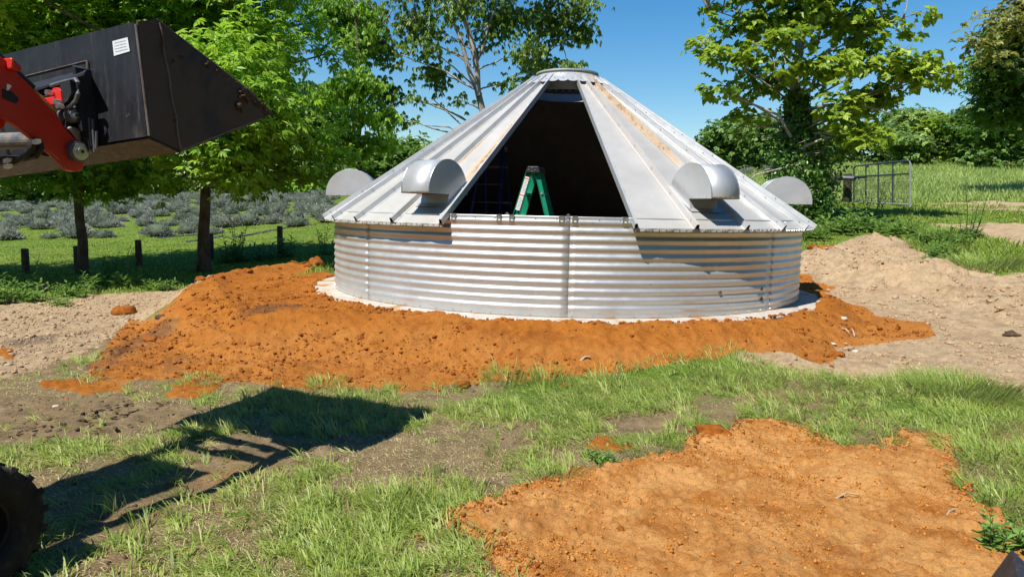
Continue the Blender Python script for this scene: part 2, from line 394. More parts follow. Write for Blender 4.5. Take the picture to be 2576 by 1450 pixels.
def pg(x, y, zoff=0.):
    """pixel -> point where the view ray meets the base terrain"""
    r = ray(x, y); t = np.concatenate([np.arange(1.5, 20, .04), np.arange(20, 200, .3)])
    P = O+t[:, None]*r; h = Hb(P[:, 0], P[:, 1])+zoff
    b = np.nonzero(P[:, 2] < h)[0]
    return P[b[0]] if len(b) else P[-1]
def pgs(L): return np.array([pg(*q)[:2] for q in L])
PLAT = [gz(x, y, ZP-.04)[:2] for x, y in [(515, 702), (600, 686), (700, 672), (800, 662)]]
PLAT += [(BX+4.25*math.cos(a), BY+4.25*math.sin(a)) for a in np.radians(np.arange(165, -16, -15))]
PLAT += [(BX+4.13*math.cos(a), BY+4.13*math.sin(a)) for a in np.radians(np.arange(-22, -124, -8))]
PLAT += [gz(x, y, ZP-.04)[:2] for x, y in [(830, 792), (740, 792), (650, 795), (580, 782), (510, 757), (488, 728)]]
PLAT = np.array(PLAT)
def Hm(x, y):
    d = sdf(x, y, PLAT); return np.maximum(Hb(x, y), np.where(d > -2.5, ZP-.03+np.minimum(d, 0)*.42, -9))
def pgm(x, y):
    r = ray(x, y); t = np.arange(1.5, 30, .03); P = O+t[:, None]*r; b = np.nonzero(P[:, 2] < Hm(P[:, 0], P[:, 1]))[0]
    return P[b[0]] if len(b) else P[-1]
ORA = np.array([pgm(*q)[:2] for q in [(455, 742), (385, 790), (310, 800), (285, 850), (262, 885), (235, 925), (225, 950), (300, 966), (420, 960), (560, 965), (700, 985), (850, 980), (1010, 995), (1130, 975), (1260, 965), (1420, 955), (1560, 935), (1740, 915), (1900, 890), (1990, 905), (2090, 925), (2110, 895), (2090, 870), (2240, 865), (2370, 855), (2330, 820), (2210, 800), (2180, 775), (2080, 742)]])
_bk = [(BX+4.6*math.cos(a), BY+4.6*math.sin(a)) for a in np.radians(np.arange(0, 190, 15))]
ORA = np.array(list(ORA)+_bk+[tuple(gz(835, 657, ZP)[:2]), tuple(gz(700, 668, .35)[:2]), tuple(gz(560, 690, .3)[:2])])
PAT = pgs([(1100, 1345), (1140, 1305), (1190, 1295), (1240, 1270), (1300, 1245), (1360, 1235), (1430, 1200), (1500, 1182), (1600, 1168), (1715, 1158), (1728, 1120), (1770, 1100), (1830, 1092), (1870, 1070), (1930, 1064), (2000, 1066), (2045, 1085), (2070, 1112), (2120, 1135), (2210, 1138), (2240, 1115), (2310, 1096), (2385, 1108), (2400, 1170), (2430, 1230), (2470, 1285), (2530, 1320), (2575, 1370), (2700, 1480), (2600, 1700), (1900, 1900), (1400, 1650), (1270, 1460), (1220, 1400), (1150, 1370)])
BITS = [pgs(q) for q in ([(1465, 1120), (1490, 1102), (1540, 1100), (1580, 1120), (1560, 1140), (1500, 1140)], [(2060, 1058), (2130, 1066), (2100, 1076)], [(1330, 1090), (1290, 1100), (1350, 1110)], [(0, 965), (200, 940), (300, 955), (560, 975), (600, 1000), (430, 1030), (200, 1010), (0, 1000)], [(840, 1150), (870, 1155), (850, 1165)], [(0, 880), (60, 885), (40, 905), (-40, 905)], [(2030, 628), (2060, 615), (2110, 622), (2090, 640), (2040, 650)])]
SANL = pgs([(-700, 775), (0, 757), (150, 742), (300, 738), (450, 728), (560, 700), (640, 700), (640, 800), (420, 800), (250, 870), (100, 930), (0, 960), (-400, 980), (-900, 900)])
SANR = pgs([(1990, 640), (2060, 622), (2150, 606), (2240, 600), (2300, 622), (2310, 640), (2420, 665), (2500, 700), (2575, 690), (3000, 700), (3300, 1000), (2700, 1010), (2575, 1000), (2450, 955), (2330, 950), (2200, 960), (2080, 950), (1960, 935), (1850, 925), (1900, 880), (1990, 760)])
PATH = pgs([(2330, 562), (2450, 558), (2575, 560), (3000, 575), (3000, 640), (2575, 625), (2480, 600), (2390, 580)])
PATH2 = pgs([(2340, 515), (2420, 508), (2575, 507), (3000, 515), (3000, 540), (2575, 535), (2420, 530)])
MUDL = pgs([(0, 1000), (300, 990), (460, 1010), (480, 1060), (300, 1100), (60, 1130), (-300, 1150), (-300, 1020)])
MUD2 = pgs([(100, 1300), (400, 1190), (480, 1110), (620, 1080), (760, 1090), (900, 1120), (780, 1180), (500, 1290), (200, 1400)])
MUD3 = pgs([(1230, 1100), (1330, 1080), (1380, 1120), (1290, 1150), (1180, 1150)])
MUD4 = pgs([(1540, 1050), (1700, 1045), (1760, 1070), (1640, 1095), (1560, 1080)])
MUD5 = pgs([(2100, 1080), (2240, 1080), (2300, 1100), (2180, 1130)])
BANK = pgs([(2030, 655), (2120, 625), (2180, 607), (2260, 612), (2300, 650), (2420, 690), (2520, 735), (2620, 760), (2900, 800), (2900, 860), (2575, 800), (2430, 760), (2300, 725), (2150, 700), (2050, 680)])
CLOVER = [(2130, 1170)]
def masks(x, y):
    j = fbm(x, y, .55, 4, 3)*.13; far = np.clip(np.hypot(x, y)/8, .5, 3)
    j = j*far
    om = sst(-.10, .10, sdf(x, y, ORA)+j); op = sst(-.03, .04, sdf(x, y, PAT)+j*.6+.07*fbm(x, y, .14, 3, 4)*(np.hypot(x, y) < 9))
    ob = np.zeros_like(x)
    for k_, b in enumerate(BITS): ob = np.maximum(ob, sst(-.04, .05, sdf(x, y, b)+j*.6+.10*fbm(x, y, .13, 3, 6)-(.17 if k_ == 3 else .02)+(.40*fbm(x, y, .45, 4, 9) if k_ == 3 else 0)))
    sand = np.maximum(sst(-.2, .2, sdf(x, y, SANL)+j), sst(-.2, .2, sdf(x, y, SANR)+j))
    sand = np.maximum(sand, np.maximum(sst(-.3, .3, sdf(x, y, PATH)+j*2), .8*sst(-.5, .5, sdf(x, y, PATH2)+j*4)))
    mud = np.zeros_like(x)
    for b in (MUDL, MUD2, MUD3, MUD4, MUD5): mud = np.maximum(mud, sst(-.15, .2, sdf(x, y, b)+j*1.5))
    return om, op, ob, sand, mud
def H(x, y, fine=True, mk=None):
    x = np.asarray(x, float); y = np.asarray(y, float)
    z = Hb(x, y)
    om, op, ob, sand, mud = masks(x, y) if mk is None else mk
    d = sdf(x, y, PLAT)
    n0 = fbm(x, y, 1.4, 4, 11); n1 = fbm(x, y, .42, 4, 12)
    lef = sst(-2., -4.5, x)                                     # the left nose is tipped steeper
    top = ZP-.028+.03*n0+.012*n1
    m = top+np.minimum(d+.16*n0+.08*n1, 0)*(.40+.12*lef)
    zz = np.where(om > .01, np.maximum(m, z+.03*om+.012*n1), m)
    k = .05
    z1 = np.maximum(z, zz)+np.where(abs(z-zz) < k, (k-abs(z-zz))**2/(4*k), 0)
    z = np.where(d > -3.0, z1, z)
    rim = np.exp(-((d-.25)/.16)**2)*sst(-3.3, -4.2, x)*sst(8.6, 9.6, y)
    z = z+rim*(.05+.09*np.abs(n1))
    z = z+op*(.05+.05*fbm(x, y, .7, 4, 21))+ob*.012
    db = sdf(x, y, BANK); z = z+sst(-.35, .35, db+.25*n0)*(.13+.12*n0)
    z = z-.0*mud
    # inside the bin footprint the ground stays under the slab
    rb = np.hypot(x-BX, y-BY); ang = np.arctan2(y-BY, x-BX)
    z = z+.060*np.exp(-((rb-4.03)/.10)**2)*np.clip(fbm(x, y, .35, 4, 37)+.18, 0, 1)*sst(.45, .2, ang)
    z = np.where(rb < 3.93+.04*fbm(x, y, .25, 3, 38), np.minimum(z, ZP-.06), z)
    if fine:
        r = np.hypot(x, y)
        o = np.clip(om+op+ob, 0, 1); f1 = np.clip(1.4-r/22, 0, 1)
        b1 = fbm(x, y, .26, 3, 31); b2 = np.abs(fbm(x, y, .11, 3, 32)); b3 = np.abs(fbm(x, y, .05, 2, 33))
        lump = sst(.25, .6, fbm(x, y, .16, 2, 34))
        side = sst(-.05, -.3, d)*om
        lm = np.zeros_like(x); q_ = (o > .02) & (r < 20); lm[q_] = .028*lumps(x[q_], y[q_], .11, 3, .40)*sst(-.3, .3, b1[q_])+.034*lumps(x[q_], y[q_], .052, 5, .75)+.022*lumps(x[q_], y[q_], .24, 9, .12)
        z = z+f1*o*(.012*b1+.014*(b2-.3)+lm+(.006+.018*side)*lump-.030*sst(.30, .6, fbm(x, y, .3, 3, 35))*(om*.8+.2)+om*.02*fbm(x, y, .8, 4, 36))
        s = sand*(1-o)
        bk = sst(-.6, .2, db)
        lm = np.zeros_like(x); q_ = (s > .02) & (r < 20); lm[q_] = .030*lumps(x[q_], y[q_], .13, 23, .4)+.085*lumps(x[q_], y[q_], .28, 29, .22)*bk[q_]+.02*lumps(x[q_], y[q_], .06, 25, .6)
        z = z+f1*s*(.014*b1+.010*(b2-.3)+lm+bk*(.12*b1+.08*(b2-.25)+.07*lump-.04*sst(.2, .6, fbm(x, y, .3, 3, 39))))
        g = (1-o)*(1-s); z = z+f1*g*(.02*b1+.012*(b2-.3)+mud*(.02*b1-.02*lump))
    return z
def Hs(x, y): return float(H(np.array([x]), np.array([y]))[0])
def pgf(x, y):
    """pixel -> finished surface"""
    r = ray(x, y); t = np.concatenate([np.arange(2., 16, .05), np.arange(16, 200, .4)])
    P = O+t[:, None]*r; h = H(P[:, 0], P[:, 1], False); b = np.nonzero(P[:, 2] < h)[0]
    return P[b[0]] if len(b) else P[-1]

az = np.radians(np.r_[np.linspace(-180, -62, 32), np.linspace(-56, -44, 26), np.linspace(-43.8, 43.8, 500), np.linspace(44, 56, 26), np.linspace(62, 176, 31)])
rr = [.3, .6, 1., 1.4, 1.8, 2.1]; r_ = 2.35
while r_ < 600:
    rr.append(r_); r_ *= 1+(.0042 if r_ < 5.8 else .0032 if r_ < 9.5 else .0065 if r_ < 14.5 else .018 if r_ < 30 else .035)
rr = np.array(rr); A_, R_ = np.meshgrid(az, rr)
gx, gy = (R_*np.sin(A_)).ravel(), (R_*np.cos(A_)).ravel()
mk = masks(gx, gy); gzv = H(gx, gy, True, mk)
om, op, ob, sand, mud = mk
near = np.hypot(gx, gy)
lawn = fbm(gx, gy, 1.1, 4, 41)
green = sst(8.5, 13, near)*.9+.08; green = np.maximum(green, .22+.6*lawn*(near < 12)+.25*sst(5, 5.7, gy)*sst(-.5, .5, gx)); green = green*(1-mud*.9)
fieldm = sst(12.5, 14.5, gy+.3*np.abs(gx)); green = np.where(near > 13, np.maximum(green, .95), green)
stain_crack = np.zeros_like(gx)
for b in ([(215, 935), (260, 895), (330, 850), (400, 815), (445, 805), (440, 830), (380, 860), (320, 905), (270, 940)], [(590, 790), (690, 768), (790, 772), (700, 785), (600, 800)], [(0, 858), (120, 845), (260, 828), (130, 862), (0, 880)], [(400, 925), (450, 905), (470, 925), (420, 945)]):  # second outline is a trench line, its shade put into the colour
    stain_crack = np.maximum(stain_crack, sst(-.10, .10, sdf(gx, gy, np.array([pgm(*q)[:2] for q in b]))+.1*fbm(gx, gy, .3, 3, 77)))
pale = np.clip(op*1.0+.22*om*sst(-.1, -.5, sdf(gx, gy, PLAT)), 0, 1)
nR, nC = R_.shape
idx = np.arange(nR*nC).reshape(nR, nC)
q = np.stack([idx[:-1], np.roll(idx, -1, 1)[:-1], np.roll(idx, -1, 1)[1:], idx[1:]], -1).reshape(-1, 4)
GV = np.stack([gx, gy, gzv], -1)
GA = dict(orange=np.clip(om+op+ob, 0, 1), sand=sand, green=green, stain_crack=stain_crack, pale=pale)
fo = om[q].mean(1) > .5; fp = op[q].mean(1) > .5
cx_, cy_ = gx[q].mean(1), gy[q].mean(1)
fb = (sdf(cx_, cy_, BANK) > -.25) & ~fo & ~fp
def sub(sel, name, **k):
    qq = q[sel]; u, inv = np.unique(qq, return_inverse=True)
    return mesh(name, GV[u], inv.reshape(qq.shape)[:, ::-1].copy(), M['ground'], attrs={a: b[u] for a, b in GA.items()}, smooth=True, **k)
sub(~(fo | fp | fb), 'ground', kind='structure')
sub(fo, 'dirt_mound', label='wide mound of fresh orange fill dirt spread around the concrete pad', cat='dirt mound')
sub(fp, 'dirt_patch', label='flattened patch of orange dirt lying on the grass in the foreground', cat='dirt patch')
sub(fb, 'sand_bank', label='low lumpy bank of pale sandy soil to the right of the bin', cat='soil bank')
cm = MB(); cm.add([(r_*math.sin(a), r_*math.cos(a), Hs(r_*math.sin(a), r_*math.cos(a))) for r_ in (.3,) for a in az[::20]], [tuple(range(len(az[::20])))])
cm.build('ground', M['ground'], kind='structure')

# ------------------------------------------------------------------ scatter helpers
def unit(v): return v/(np.linalg.norm(v, axis=-1, keepdims=True)+1e-12)
def leafset(C, D, Nn, L, W, tint, fold=.25):
    """diamond leaves with a folded midrib"""
    D = unit(D); S = unit(np.cross(D, Nn)); U = np.cross(S, D); L = L[:, None]; W = W[:, None]
    b = C; t = C+D*L; m = C+D*L*.45
    V = np.stack([b, m+S*W*.5+U*W*fold, t-U*L*.06, m-S*W*.5+U*W*fold], 1).reshape(-1, 3)
    i = np.arange(len(C))*4
    Fc = np.stack([np.stack([i, i+2, i+1], -1), np.stack([i, i+3, i+2], -1)], 1).reshape(-1, 3)
    return V, Fc, np.repeat(tint, 4)
def blades(P, hgt, wid, lean, tint, azim=None):
    """grass blades: bent 3-triangle strips"""
    n = len(P); a = rng.uniform(0, 2*PI, n) if azim is None else azim
    dx = np.stack([np.cos(a), np.sin(a), np.zeros(n)], -1); sd = np.stack([-np.sin(a), np.cos(a), np.zeros(n)], -1)
    sd = sd*np.cos(.7)+dx*np.sin(.7)
    Z = np.array([0, 0, 1.]); h = hgt[:, None]; w = wid[:, None]*.5; l = lean[:, None]
    m = P+Z*h*(.56-.34*np.clip(l, 0, 1.1))+dx*h*(.10+.42*l)
    t = P+Z*h*np.maximum(1-l*.93, .05)+dx*h*(.15+.85*l)
    V = np.stack([P-sd*w-Z*.01, P+sd*w-Z*.01, m-sd*w*.8, m+sd*w*.8, t], 1).reshape(-1, 3)
    i = np.arange(n)*5
    Fc = np.stack([np.stack([i, i+1, i+3], -1), np.stack([i, i+3, i+2], -1), np.stack([i+2, i+3, i+4], -1)], 1).reshape(-1, 3)
    return V, Fc, np.repeat(tint, 5)
_ico = None
def ico():
    p = (1+5**.5)/2
    v = np.array([(-1, p, 0), (1, p, 0), (-1, -p, 0), (1, -p, 0), (0, -1, p), (0, 1, p), (0, -1, -p), (0, 1, -p), (p, 0, -1), (p, 0, 1), (-p, 0, -1), (-p, 0, 1)])/math.hypot(1, p)
    f = np.array([(0, 11, 5), (0, 5, 1), (0, 1, 7), (0, 7, 10), (0, 10, 11), (1, 5, 9), (5, 11, 4), (11, 10, 2), (10, 7, 6), (7, 1, 8), (3, 9, 4), (3, 4, 2), (3, 2, 6), (3, 6, 8), (3, 8, 9), (4, 9, 5), (2, 4, 11), (6, 2, 10), (8, 6, 7), (9, 8, 1)])
    return v, f
IV, IF = ico()
def clods(P, S):
    n = len(P); v = IV[None]*rng.uniform(.6, 1.15, (n, 12, 1))*S[:, None, None]*rng.uniform(.6, 1.2, (n, 1, 3))
    a = rng.uniform(0, 6.28, n); c, s = np.cos(a)[:, None], np.sin(a)[:, None]
    v = np.stack([v[..., 0]*c-v[..., 1]*s, v[..., 0]*s+v[..., 1]*c, v[..., 2]*.75], -1)
    V = (P[:, None]+v).reshape(-1, 3); Fc = (IF[None]+(np.arange(n)*12)[:, None, None]).reshape(-1, 3)
    return V, Fc
OV = np.array([(1, 0, 0), (-1, 0, 0), (0, 1, 0), (0, -1, 0), (0, 0, 1), (0, 0, -1)], float); OF = np.array([(0, 2, 4), (2, 1, 4), (1, 3, 4), (3, 0, 4), (2, 0, 5), (1, 2, 5), (3, 1, 5), (0, 3, 5)])
def grains(P, S):
    n = len(P); a = rng.normal(0, 1, (n, 3)); a = unit(a); b = unit(np.cross(a, rng.normal(0, 1, (n, 3)))); c = np.cross(a, b); Rm = np.stack([a, b, c], 1)
    v = (OV[None]*rng.uniform(.6, 1.3, (n, 6, 1))) @ Rm*S[:, None, None]*[1, 1, .8]
    return (P[:, None]+v).reshape(-1, 3), (OF[None]+(np.arange(n)*6)[:, None, None]).reshape(-1, 3)
def sector(n, r0, r1, a0=-42, a1=42, pw=0.):
    """random ground points, density falling as r^-(2-..) so that the picture is covered evenly"""
    u = rng.uniform(0, 1, n); r = r0*(r1/r0)**u if pw == 0 else (r0**pw+(r1**pw-r0**pw)*u)**(1/pw)
    a = np.radians(rng.uniform(a0, a1, n)); return r*np.sin(a), r*np.cos(a)
exec_parts = True

# ------------------------------------------------------------------ the grain bin
R = 3.66; HW = 1.1499; ZE = HW-.1091; RE = R+.1426; SL = .684; TH0 = .0153; RC = .479
BA = math.atan2(BX, BY)
def cyl3(th, r, z):
    th = np.asarray(th, float)+TH0; r = np.asarray(r, float); z = np.asarray(z, float)
    ux = -np.sin(BA)*np.cos(th)+np.cos(BA)*np.sin(th); uy = -np.cos(BA)*np.cos(th)-np.sin(BA)*np.sin(th)
    return np.stack(np.broadcast_arrays(BX+r*ux, BY+r*uy, z+ZP), -1)
def frame(th):
    o = cyl3(th, 0, 0); rad = unit(cyl3(th, 1., 0)-o); tan = unit(cyl3(th+.01, 1., 0)-cyl3(th-.01, 1., 0)); return rad, tan
def rz(r): return ZE+(RE-r)*SL
Zv = np.array([0, 0, 1.])
th = np.linspace(0, 2*PI, 97)[:-1]
pad = MB()
pr = np.array([[0, -.003], [3.9, -.003], [3.985, -.006], [4.0, -.02], [4.0, -.16]])
pad.grid(np.stack([cyl3(th, r, z) for r, z in pr]), True)
pad.build('concrete_pad', M['conc'], loc=(BX, BY, ZP), label='round pale concrete slab under the grain bin', cat='slab')
gb = thing('grain_bin', 'silver corrugated grain bin with a conical roof missing three panels', 'grain bin', (BX, BY, ZP))
z = np.linspace(0, HW, 112)
def cor(z): return .0082*np.cos(2*PI*(z-.10)/.0985)*sst(.03, .09, z)*sst(HW-.005, HW-.05, z)
D11 = math.radians(11.25)
for s in range(8):
    a = np.linspace(s*PI/4, (s+1)*PI/4+.006, 30); t = (a-a[0])/(a[-1]-a[0])
    G = cyl3(a[None], R+cor(z)[:, None]+.0018*t[None]**6, z[:, None])
    o = MB().grid(G).build('wall_sheet', M['wall'], gb, smooth=True)
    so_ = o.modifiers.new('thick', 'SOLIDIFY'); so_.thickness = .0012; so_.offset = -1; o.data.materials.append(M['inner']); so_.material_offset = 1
# bolts
bm = MB()
def bolt(b, p, n, r=.006, h=.006):
    n = unit(np.array(n)); t = unit(np.cross(n, Zv+.01)); u = np.cross(n, t)
    V = [p+r*(math.cos(k*PI/3)*t+math.sin(k*PI/3)*u) for k in range(6)]+[p+n*h+r*.8*(math.cos(k*PI/3)*t+math.sin(k*PI/3)*u) for k in range(6)]
    b.add(V, [tuple(range(6, 12))]+[(k, (k+1) % 6, 6+(k+1) % 6, 6+k) for k in range(6)])
for s in range(8):
    for k in range(22):
        zz = .08+k*.0985/2
        if zz > HW-.02: break
        th_ = s*PI/4+(.004 if k % 2 else .0105)
        bolt(bm, cyl3(th_, R+float(cor(zz))+.003, zz), frame(th_)[0], .0055, .004)
for k in range(96): bolt(bm, cyl3(k*PI/48+.02, R+.003, .022), frame(k*PI/48+.02)[0], .008)
for k in range(96): bolt(bm, cyl3(k*PI/48+.03, R+.004, HW-.03), frame(k*PI/48+.03)[0], .008)
bm.build('wall_bolts', M['zinc'], gb, kind='stuff')
# dents and patched holes low on the wall
for (px, py) in [(1800, 737), (1917, 735), (1925, 767)]:
    th_ = {1800: .53, 1917: .74, 1925: .745}[px]
    zz = {1800: .28, 1917: .29, 1925: .16}[px]
    b = MB(); p = cyl3(th_, R+.004, zz); rad, tan = frame(th_); b.box(p, (rad, tan, Zv), (.009, .016, .02)); b.build('patch_plate', M['worn'], gb)
# roof panels: three between -22.5 and +11.25 degrees are missing
miss = (-2, -1, 0)
RT = .60
vr = np.linspace(RT, RE, 44)
rib_r = np.linspace(RT-.02, RE+.012, 26)
pm = MB()
for k in range(-16, 16):
    if k in miss: continue
    a = np.linspace(k*D11, (k+1)*D11, 9); t = np.linspace(0, 1, 9)
    r2 = np.r_[vr, RE+.004, RE+.004]; zz = np.r_[rz(vr), rz(RE)-.006, rz(RE)-.042]
    # flat sheet between two ribs (chord), small oil-canning
    c0 = cyl3(a[0], r2, zz); c1 = cyl3(a[-1], r2, zz)
    G = c0[:, None]*(1-t)[None, :, None]+c1[:, None]*t[None, :, None]
    G[..., 2] += .004*np.sin(np.linspace(0, 9, len(r2)))[:, None]*np.sin(t*PI)[None]
    rad, _ = frame((k+.5)*D11)
    lip = np.zeros(G.shape[:2]); lip[-1] = .006*np.sin(np.arange(9)*2.2); G += lip[..., None]*rad
    rust = np.zeros(G.shape[:2]); rr_ = r2[:, None]; tt = t[None]
    if k == -3:
        rust = .85*np.exp(-((tt-.80)/.20)**2)*sst(3.5, 2.8, rr_)*sst(1.1, 1.6, rr_)+.75*np.exp(-((tt-.12)/.10)**2)*sst(1.9, 2.2, rr_)*sst(3.3, 2.9, rr_)+.5*sst(3.6, 3.8, rr_)*sst(.5, 1, tt)
    elif k == 2: rust = .86*np.exp(-((tt-1.0)/.26)**2)*sst(3.0, 1.6, rr_)+.35*np.exp(-((tt-0)/.1)**2)
    elif k == 3: rust = .25*np.exp(-((tt-.0)/.15)**2)
    elif k == 1: rust = .22+.12*np.exp(-((tt-1)/.15)**2)+0*rr_
    elif k == -4: rust = .26*sst(2.6, 3.5, rr_)+0*tt
    else: rust = .12+.1*fbm(rr_+k, tt*0+k*3., .8, 2)
    o = MB().grid(G[:, ::-1]).build('roof_panel', M['roof'], gb, smooth=False, attrs={'rust': np.broadcast_to(rust, G.shape[:2])[:, ::-1].ravel()})
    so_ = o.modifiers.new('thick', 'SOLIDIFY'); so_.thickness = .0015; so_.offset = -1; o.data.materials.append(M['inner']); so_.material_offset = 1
    # small crimps along the eave
    for q_ in range(9):
        tt_ = (q_+.5)/9; p = c0[-2]*(1-tt_)+c1[-2]*tt_; bolt(pm, p+np.array([0, 0, -.012]), rad, .010, .008)
pm.build('eave_crimps', M['zinc'], gb, kind='stuff')
def ribprof(side):
    if side == 0: return [(-.052, .002), (-.030, .006), (-.018, .066), (.018, .066), (.030, .006), (.052, .002)]
    if side < 0: return [(-.052, .002), (-.030, .006), (-.018, .066), (.012, .066), (.014, -.012)]
    return [(-.014, -.012), (-.012, .066), (.018, .066), (.030, .006), (.052, .002)]
down = -SL
sb = MB()
for k in range(-16, 16):
    if k in (-1, 0): continue
    side = -1 if k == -2 else 1 if k == 1 else 0
    rad, tan = frame(k*D11); nrm = unit(rad*SL+Zv)
    P0 = cyl3(k*D11, rib_r, rz(rib_r))
    G = np.stack([P0+tan*u*np.interp(rib_r, [RT, 1.2, RE], [.62, .8, 1])[:, None]+nrm*h for u, h in ribprof(side)], 1)
    rust = np.zeros(G.shape[:2])
    if k == 3: rust[:] = (.62*sst(3.2, 2.3, rib_r))[:, None]+.12
    elif k == 2: rust[:] = .40
    elif k == 4: rust[:] = .25
    else: rust[:] = .08
    o = MB().grid(G[:, ::-1]).build('roof_rib', M['rib'], gb, attrs={'rust': rust.ravel()})
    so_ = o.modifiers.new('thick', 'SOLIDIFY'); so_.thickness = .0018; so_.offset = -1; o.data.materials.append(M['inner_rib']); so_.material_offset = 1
    for r0 in np.arange(.95, RE, .46):
        for sg in (-1, 1):
            if side and sg == -side: continue
            bolt(sb, cyl3(k*D11, r0, rz(r0))+tan*sg*.028*(1 if r0 > 1.2 else .8)+nrm*.045, tan*sg+nrm*.3, .008, .009)
sb.build('roof_screws', M['zinc'], gb, kind='stuff')
# cap: skirt with a scalloped edge, collar, flange
a = np.linspace(0, 2*PI, 32*8+1)[:-1]
sc_ = .050*np.abs(np.sin(a*16))**.5
rows = [cyl3(a, .80-.06+sc_, rz(.80-.06+sc_)+.056), cyl3(a, .64, rz(.64)+.052), cyl3(a, RC+.012, rz(RC)+.03), cyl3(a, RC, rz(RC)+.036), cyl3(a, RC, HW+2.247-.005), cyl3(a, RC+.022, HW+2.247), cyl3(a, RC+.022, HW+2.247-.022)]
o = MB().grid(np.stack(rows), True).build('roof_cap', M['rib'], gb, attrs={'rust': np.full(len(a)*7, .1)}); o.modifiers.new('t', 'SOLIDIFY').thickness = .002
o = MB().grid(np.stack([cyl3(a[::4], .652, rz(.652)+.040), cyl3(a[::4], .652, rz(.652)-.13), cyl3(a[::4], .640, rz(.652)-.135)]), True).build('cap_ring', simple('dull_zinc', (.26, .29, .32), .5, .2, .1, 6, .05), gb, smooth=True)
cb = MB()
for k in range(32):
    rad, tan = frame((k+.5)*D11); bolt(cb, cyl3((k+.5)*D11, .70, rz(.70)+.058), rad*SL+Zv, .009, .007); bolt(cb, cyl3((k)*D11, .56, rz(.56)+.043), rad*SL+Zv, .008, .007)
cb.build('cap_bolts', M['zinc'], gb, kind='stuff')
# clips on the rim inside the opening
for k, dl in [(-2, .020), (-1, -.0205), (-1, .0205), (0, -.0205), (0, .0205), (1, -.020)]:
    t_ = k*D11+dl; rad, tan = frame(t_); p = cyl3(t_, R+.012, HW-.035)
    b = MB(); b.box(p, (rad, tan, Zv), (.003, .03, .038)); b.box(cyl3(t_, R-.02, HW+.004), (rad, tan, Zv), (.035, .03, .003))
    c = b.build('rim_clip', M['zinc'], gb)
    MB().box(p+rad*.004-Zv*.018+tan*.004, (rad, tan, Zv), (.001, .013, .008)).build('slot', M['white'], c)
for k in (-1, 0):
    t_ = k*D11; rad, tan = frame(t_); b = MB(); p = cyl3(t_, R-.05, HW)
    b.prism([p-tan*.035, p+tan*.035, p+Zv*.035], -rad*.03); b.build('rib_stub', M['worn'], gb)
# roof vents
def vent(k):
    thc = (k+.5)*D11; rad, tan = frame(thc); root = None
    r0, zb, rad_ = 3.44, 1.385, .385; w = .205
    C = cyl3(thc, r0, zb)
    ph = np.linspace(0, PI, 25)
    arc = [(rad_*math.cos(p_), .03+rad_*math.sin(p_)) for p_ in ph]      # from outer edge over the top
    arc = [(rad_, 0)]+arc
    inner = [(-rad_, 0.05), (-rad_-.02, rz(r0-rad_)-zb-.03)]
    prof = arc+[(-rad_, .0)]
    # shell of the curved sheet
    G = np.stack([np.array([C+rad*u+Zv*h+tan*s*w for s in (-1, 1)]) for u, h in prof])
    sh = MB().grid(G).build('roof_vent', M['vent'], gb, smooth=True, attrs={'rust': np.zeros(len(prof)*2)})
    sh.modifiers.new('t', 'SOLIDIFY').thickness = .004
    # side plates: half disc and the throat running down to the roof
    for s in (-1, 1):
        rt = r0-.0; P = list(arc)+[(-rad_, 0), (-.16, 0), (.03, rz(r0+.03)-zb+.002), (-.005, 0)]
        P = [C+rad*u*1.006+Zv*h*1.004+tan*s*(w+.002) for u, h in P]
        MB().prism(P, tan*s*.003).build('side_plate', M['vent'], sh)
    # throat front sheet
    b = MB(); A_0 = C+rad*-.006; B_0 = C+Zv*(rz(r0+.03)-zb)+rad*.03
    b.prism([A_0-tan*w, A_0+tan*w, B_0+tan*w, B_0-tan*w], rad*-.003); b.build('throat', M['vent'], sh)
    # lower flange and screws
    b = MB(); p = cyl3(thc, r0+.06, rz(r0+.06)+.006); n_ = unit(rad*SL+Zv); dn = unit(rad-Zv*SL)
    b.box(p, (dn, tan, n_), (.035, w+.03, .002)); b.build('base_flange', M['vent'], sh)
    for s in (-1, 1):
        q0 = cyl3(thc, r0-.17, rz(r0-.17)+.006)+tan*s*(w+.02); MB().box(q0, (dn, tan, n_), (.27, .018, .002)).build('side_flange', M['vent'], sh)
    b = MB()
    for i in range(6): bolt(b, C+rad*(rad_+.003)+Zv*.018+tan*(-w+.03+i*(2*w-.06)/5), rad, .007, .006)
    for s in (-1, 1):
        for u in (.05, .18, .31): bolt(b, C+rad*u+Zv*.02+tan*s*(w+.004), tan*s, .007, .006)
        # folded seam bead round the edge
        b.tube([C+rad*u*1.004+Zv*h*1.004+tan*s*w for u, h in prof], .005, 5)
    b.build('seam_bead', M['zinc'], sh, kind='stuff')
    # edge return under the open hood
    b = MB(); b.box(C+rad*(rad_-.012)+Zv*.012, (rad, tan, Zv), (.012, w, .002)); b.build('edge_return', M['vent'], sh)
for k in (-8, -3, 2, 7): vent(k)

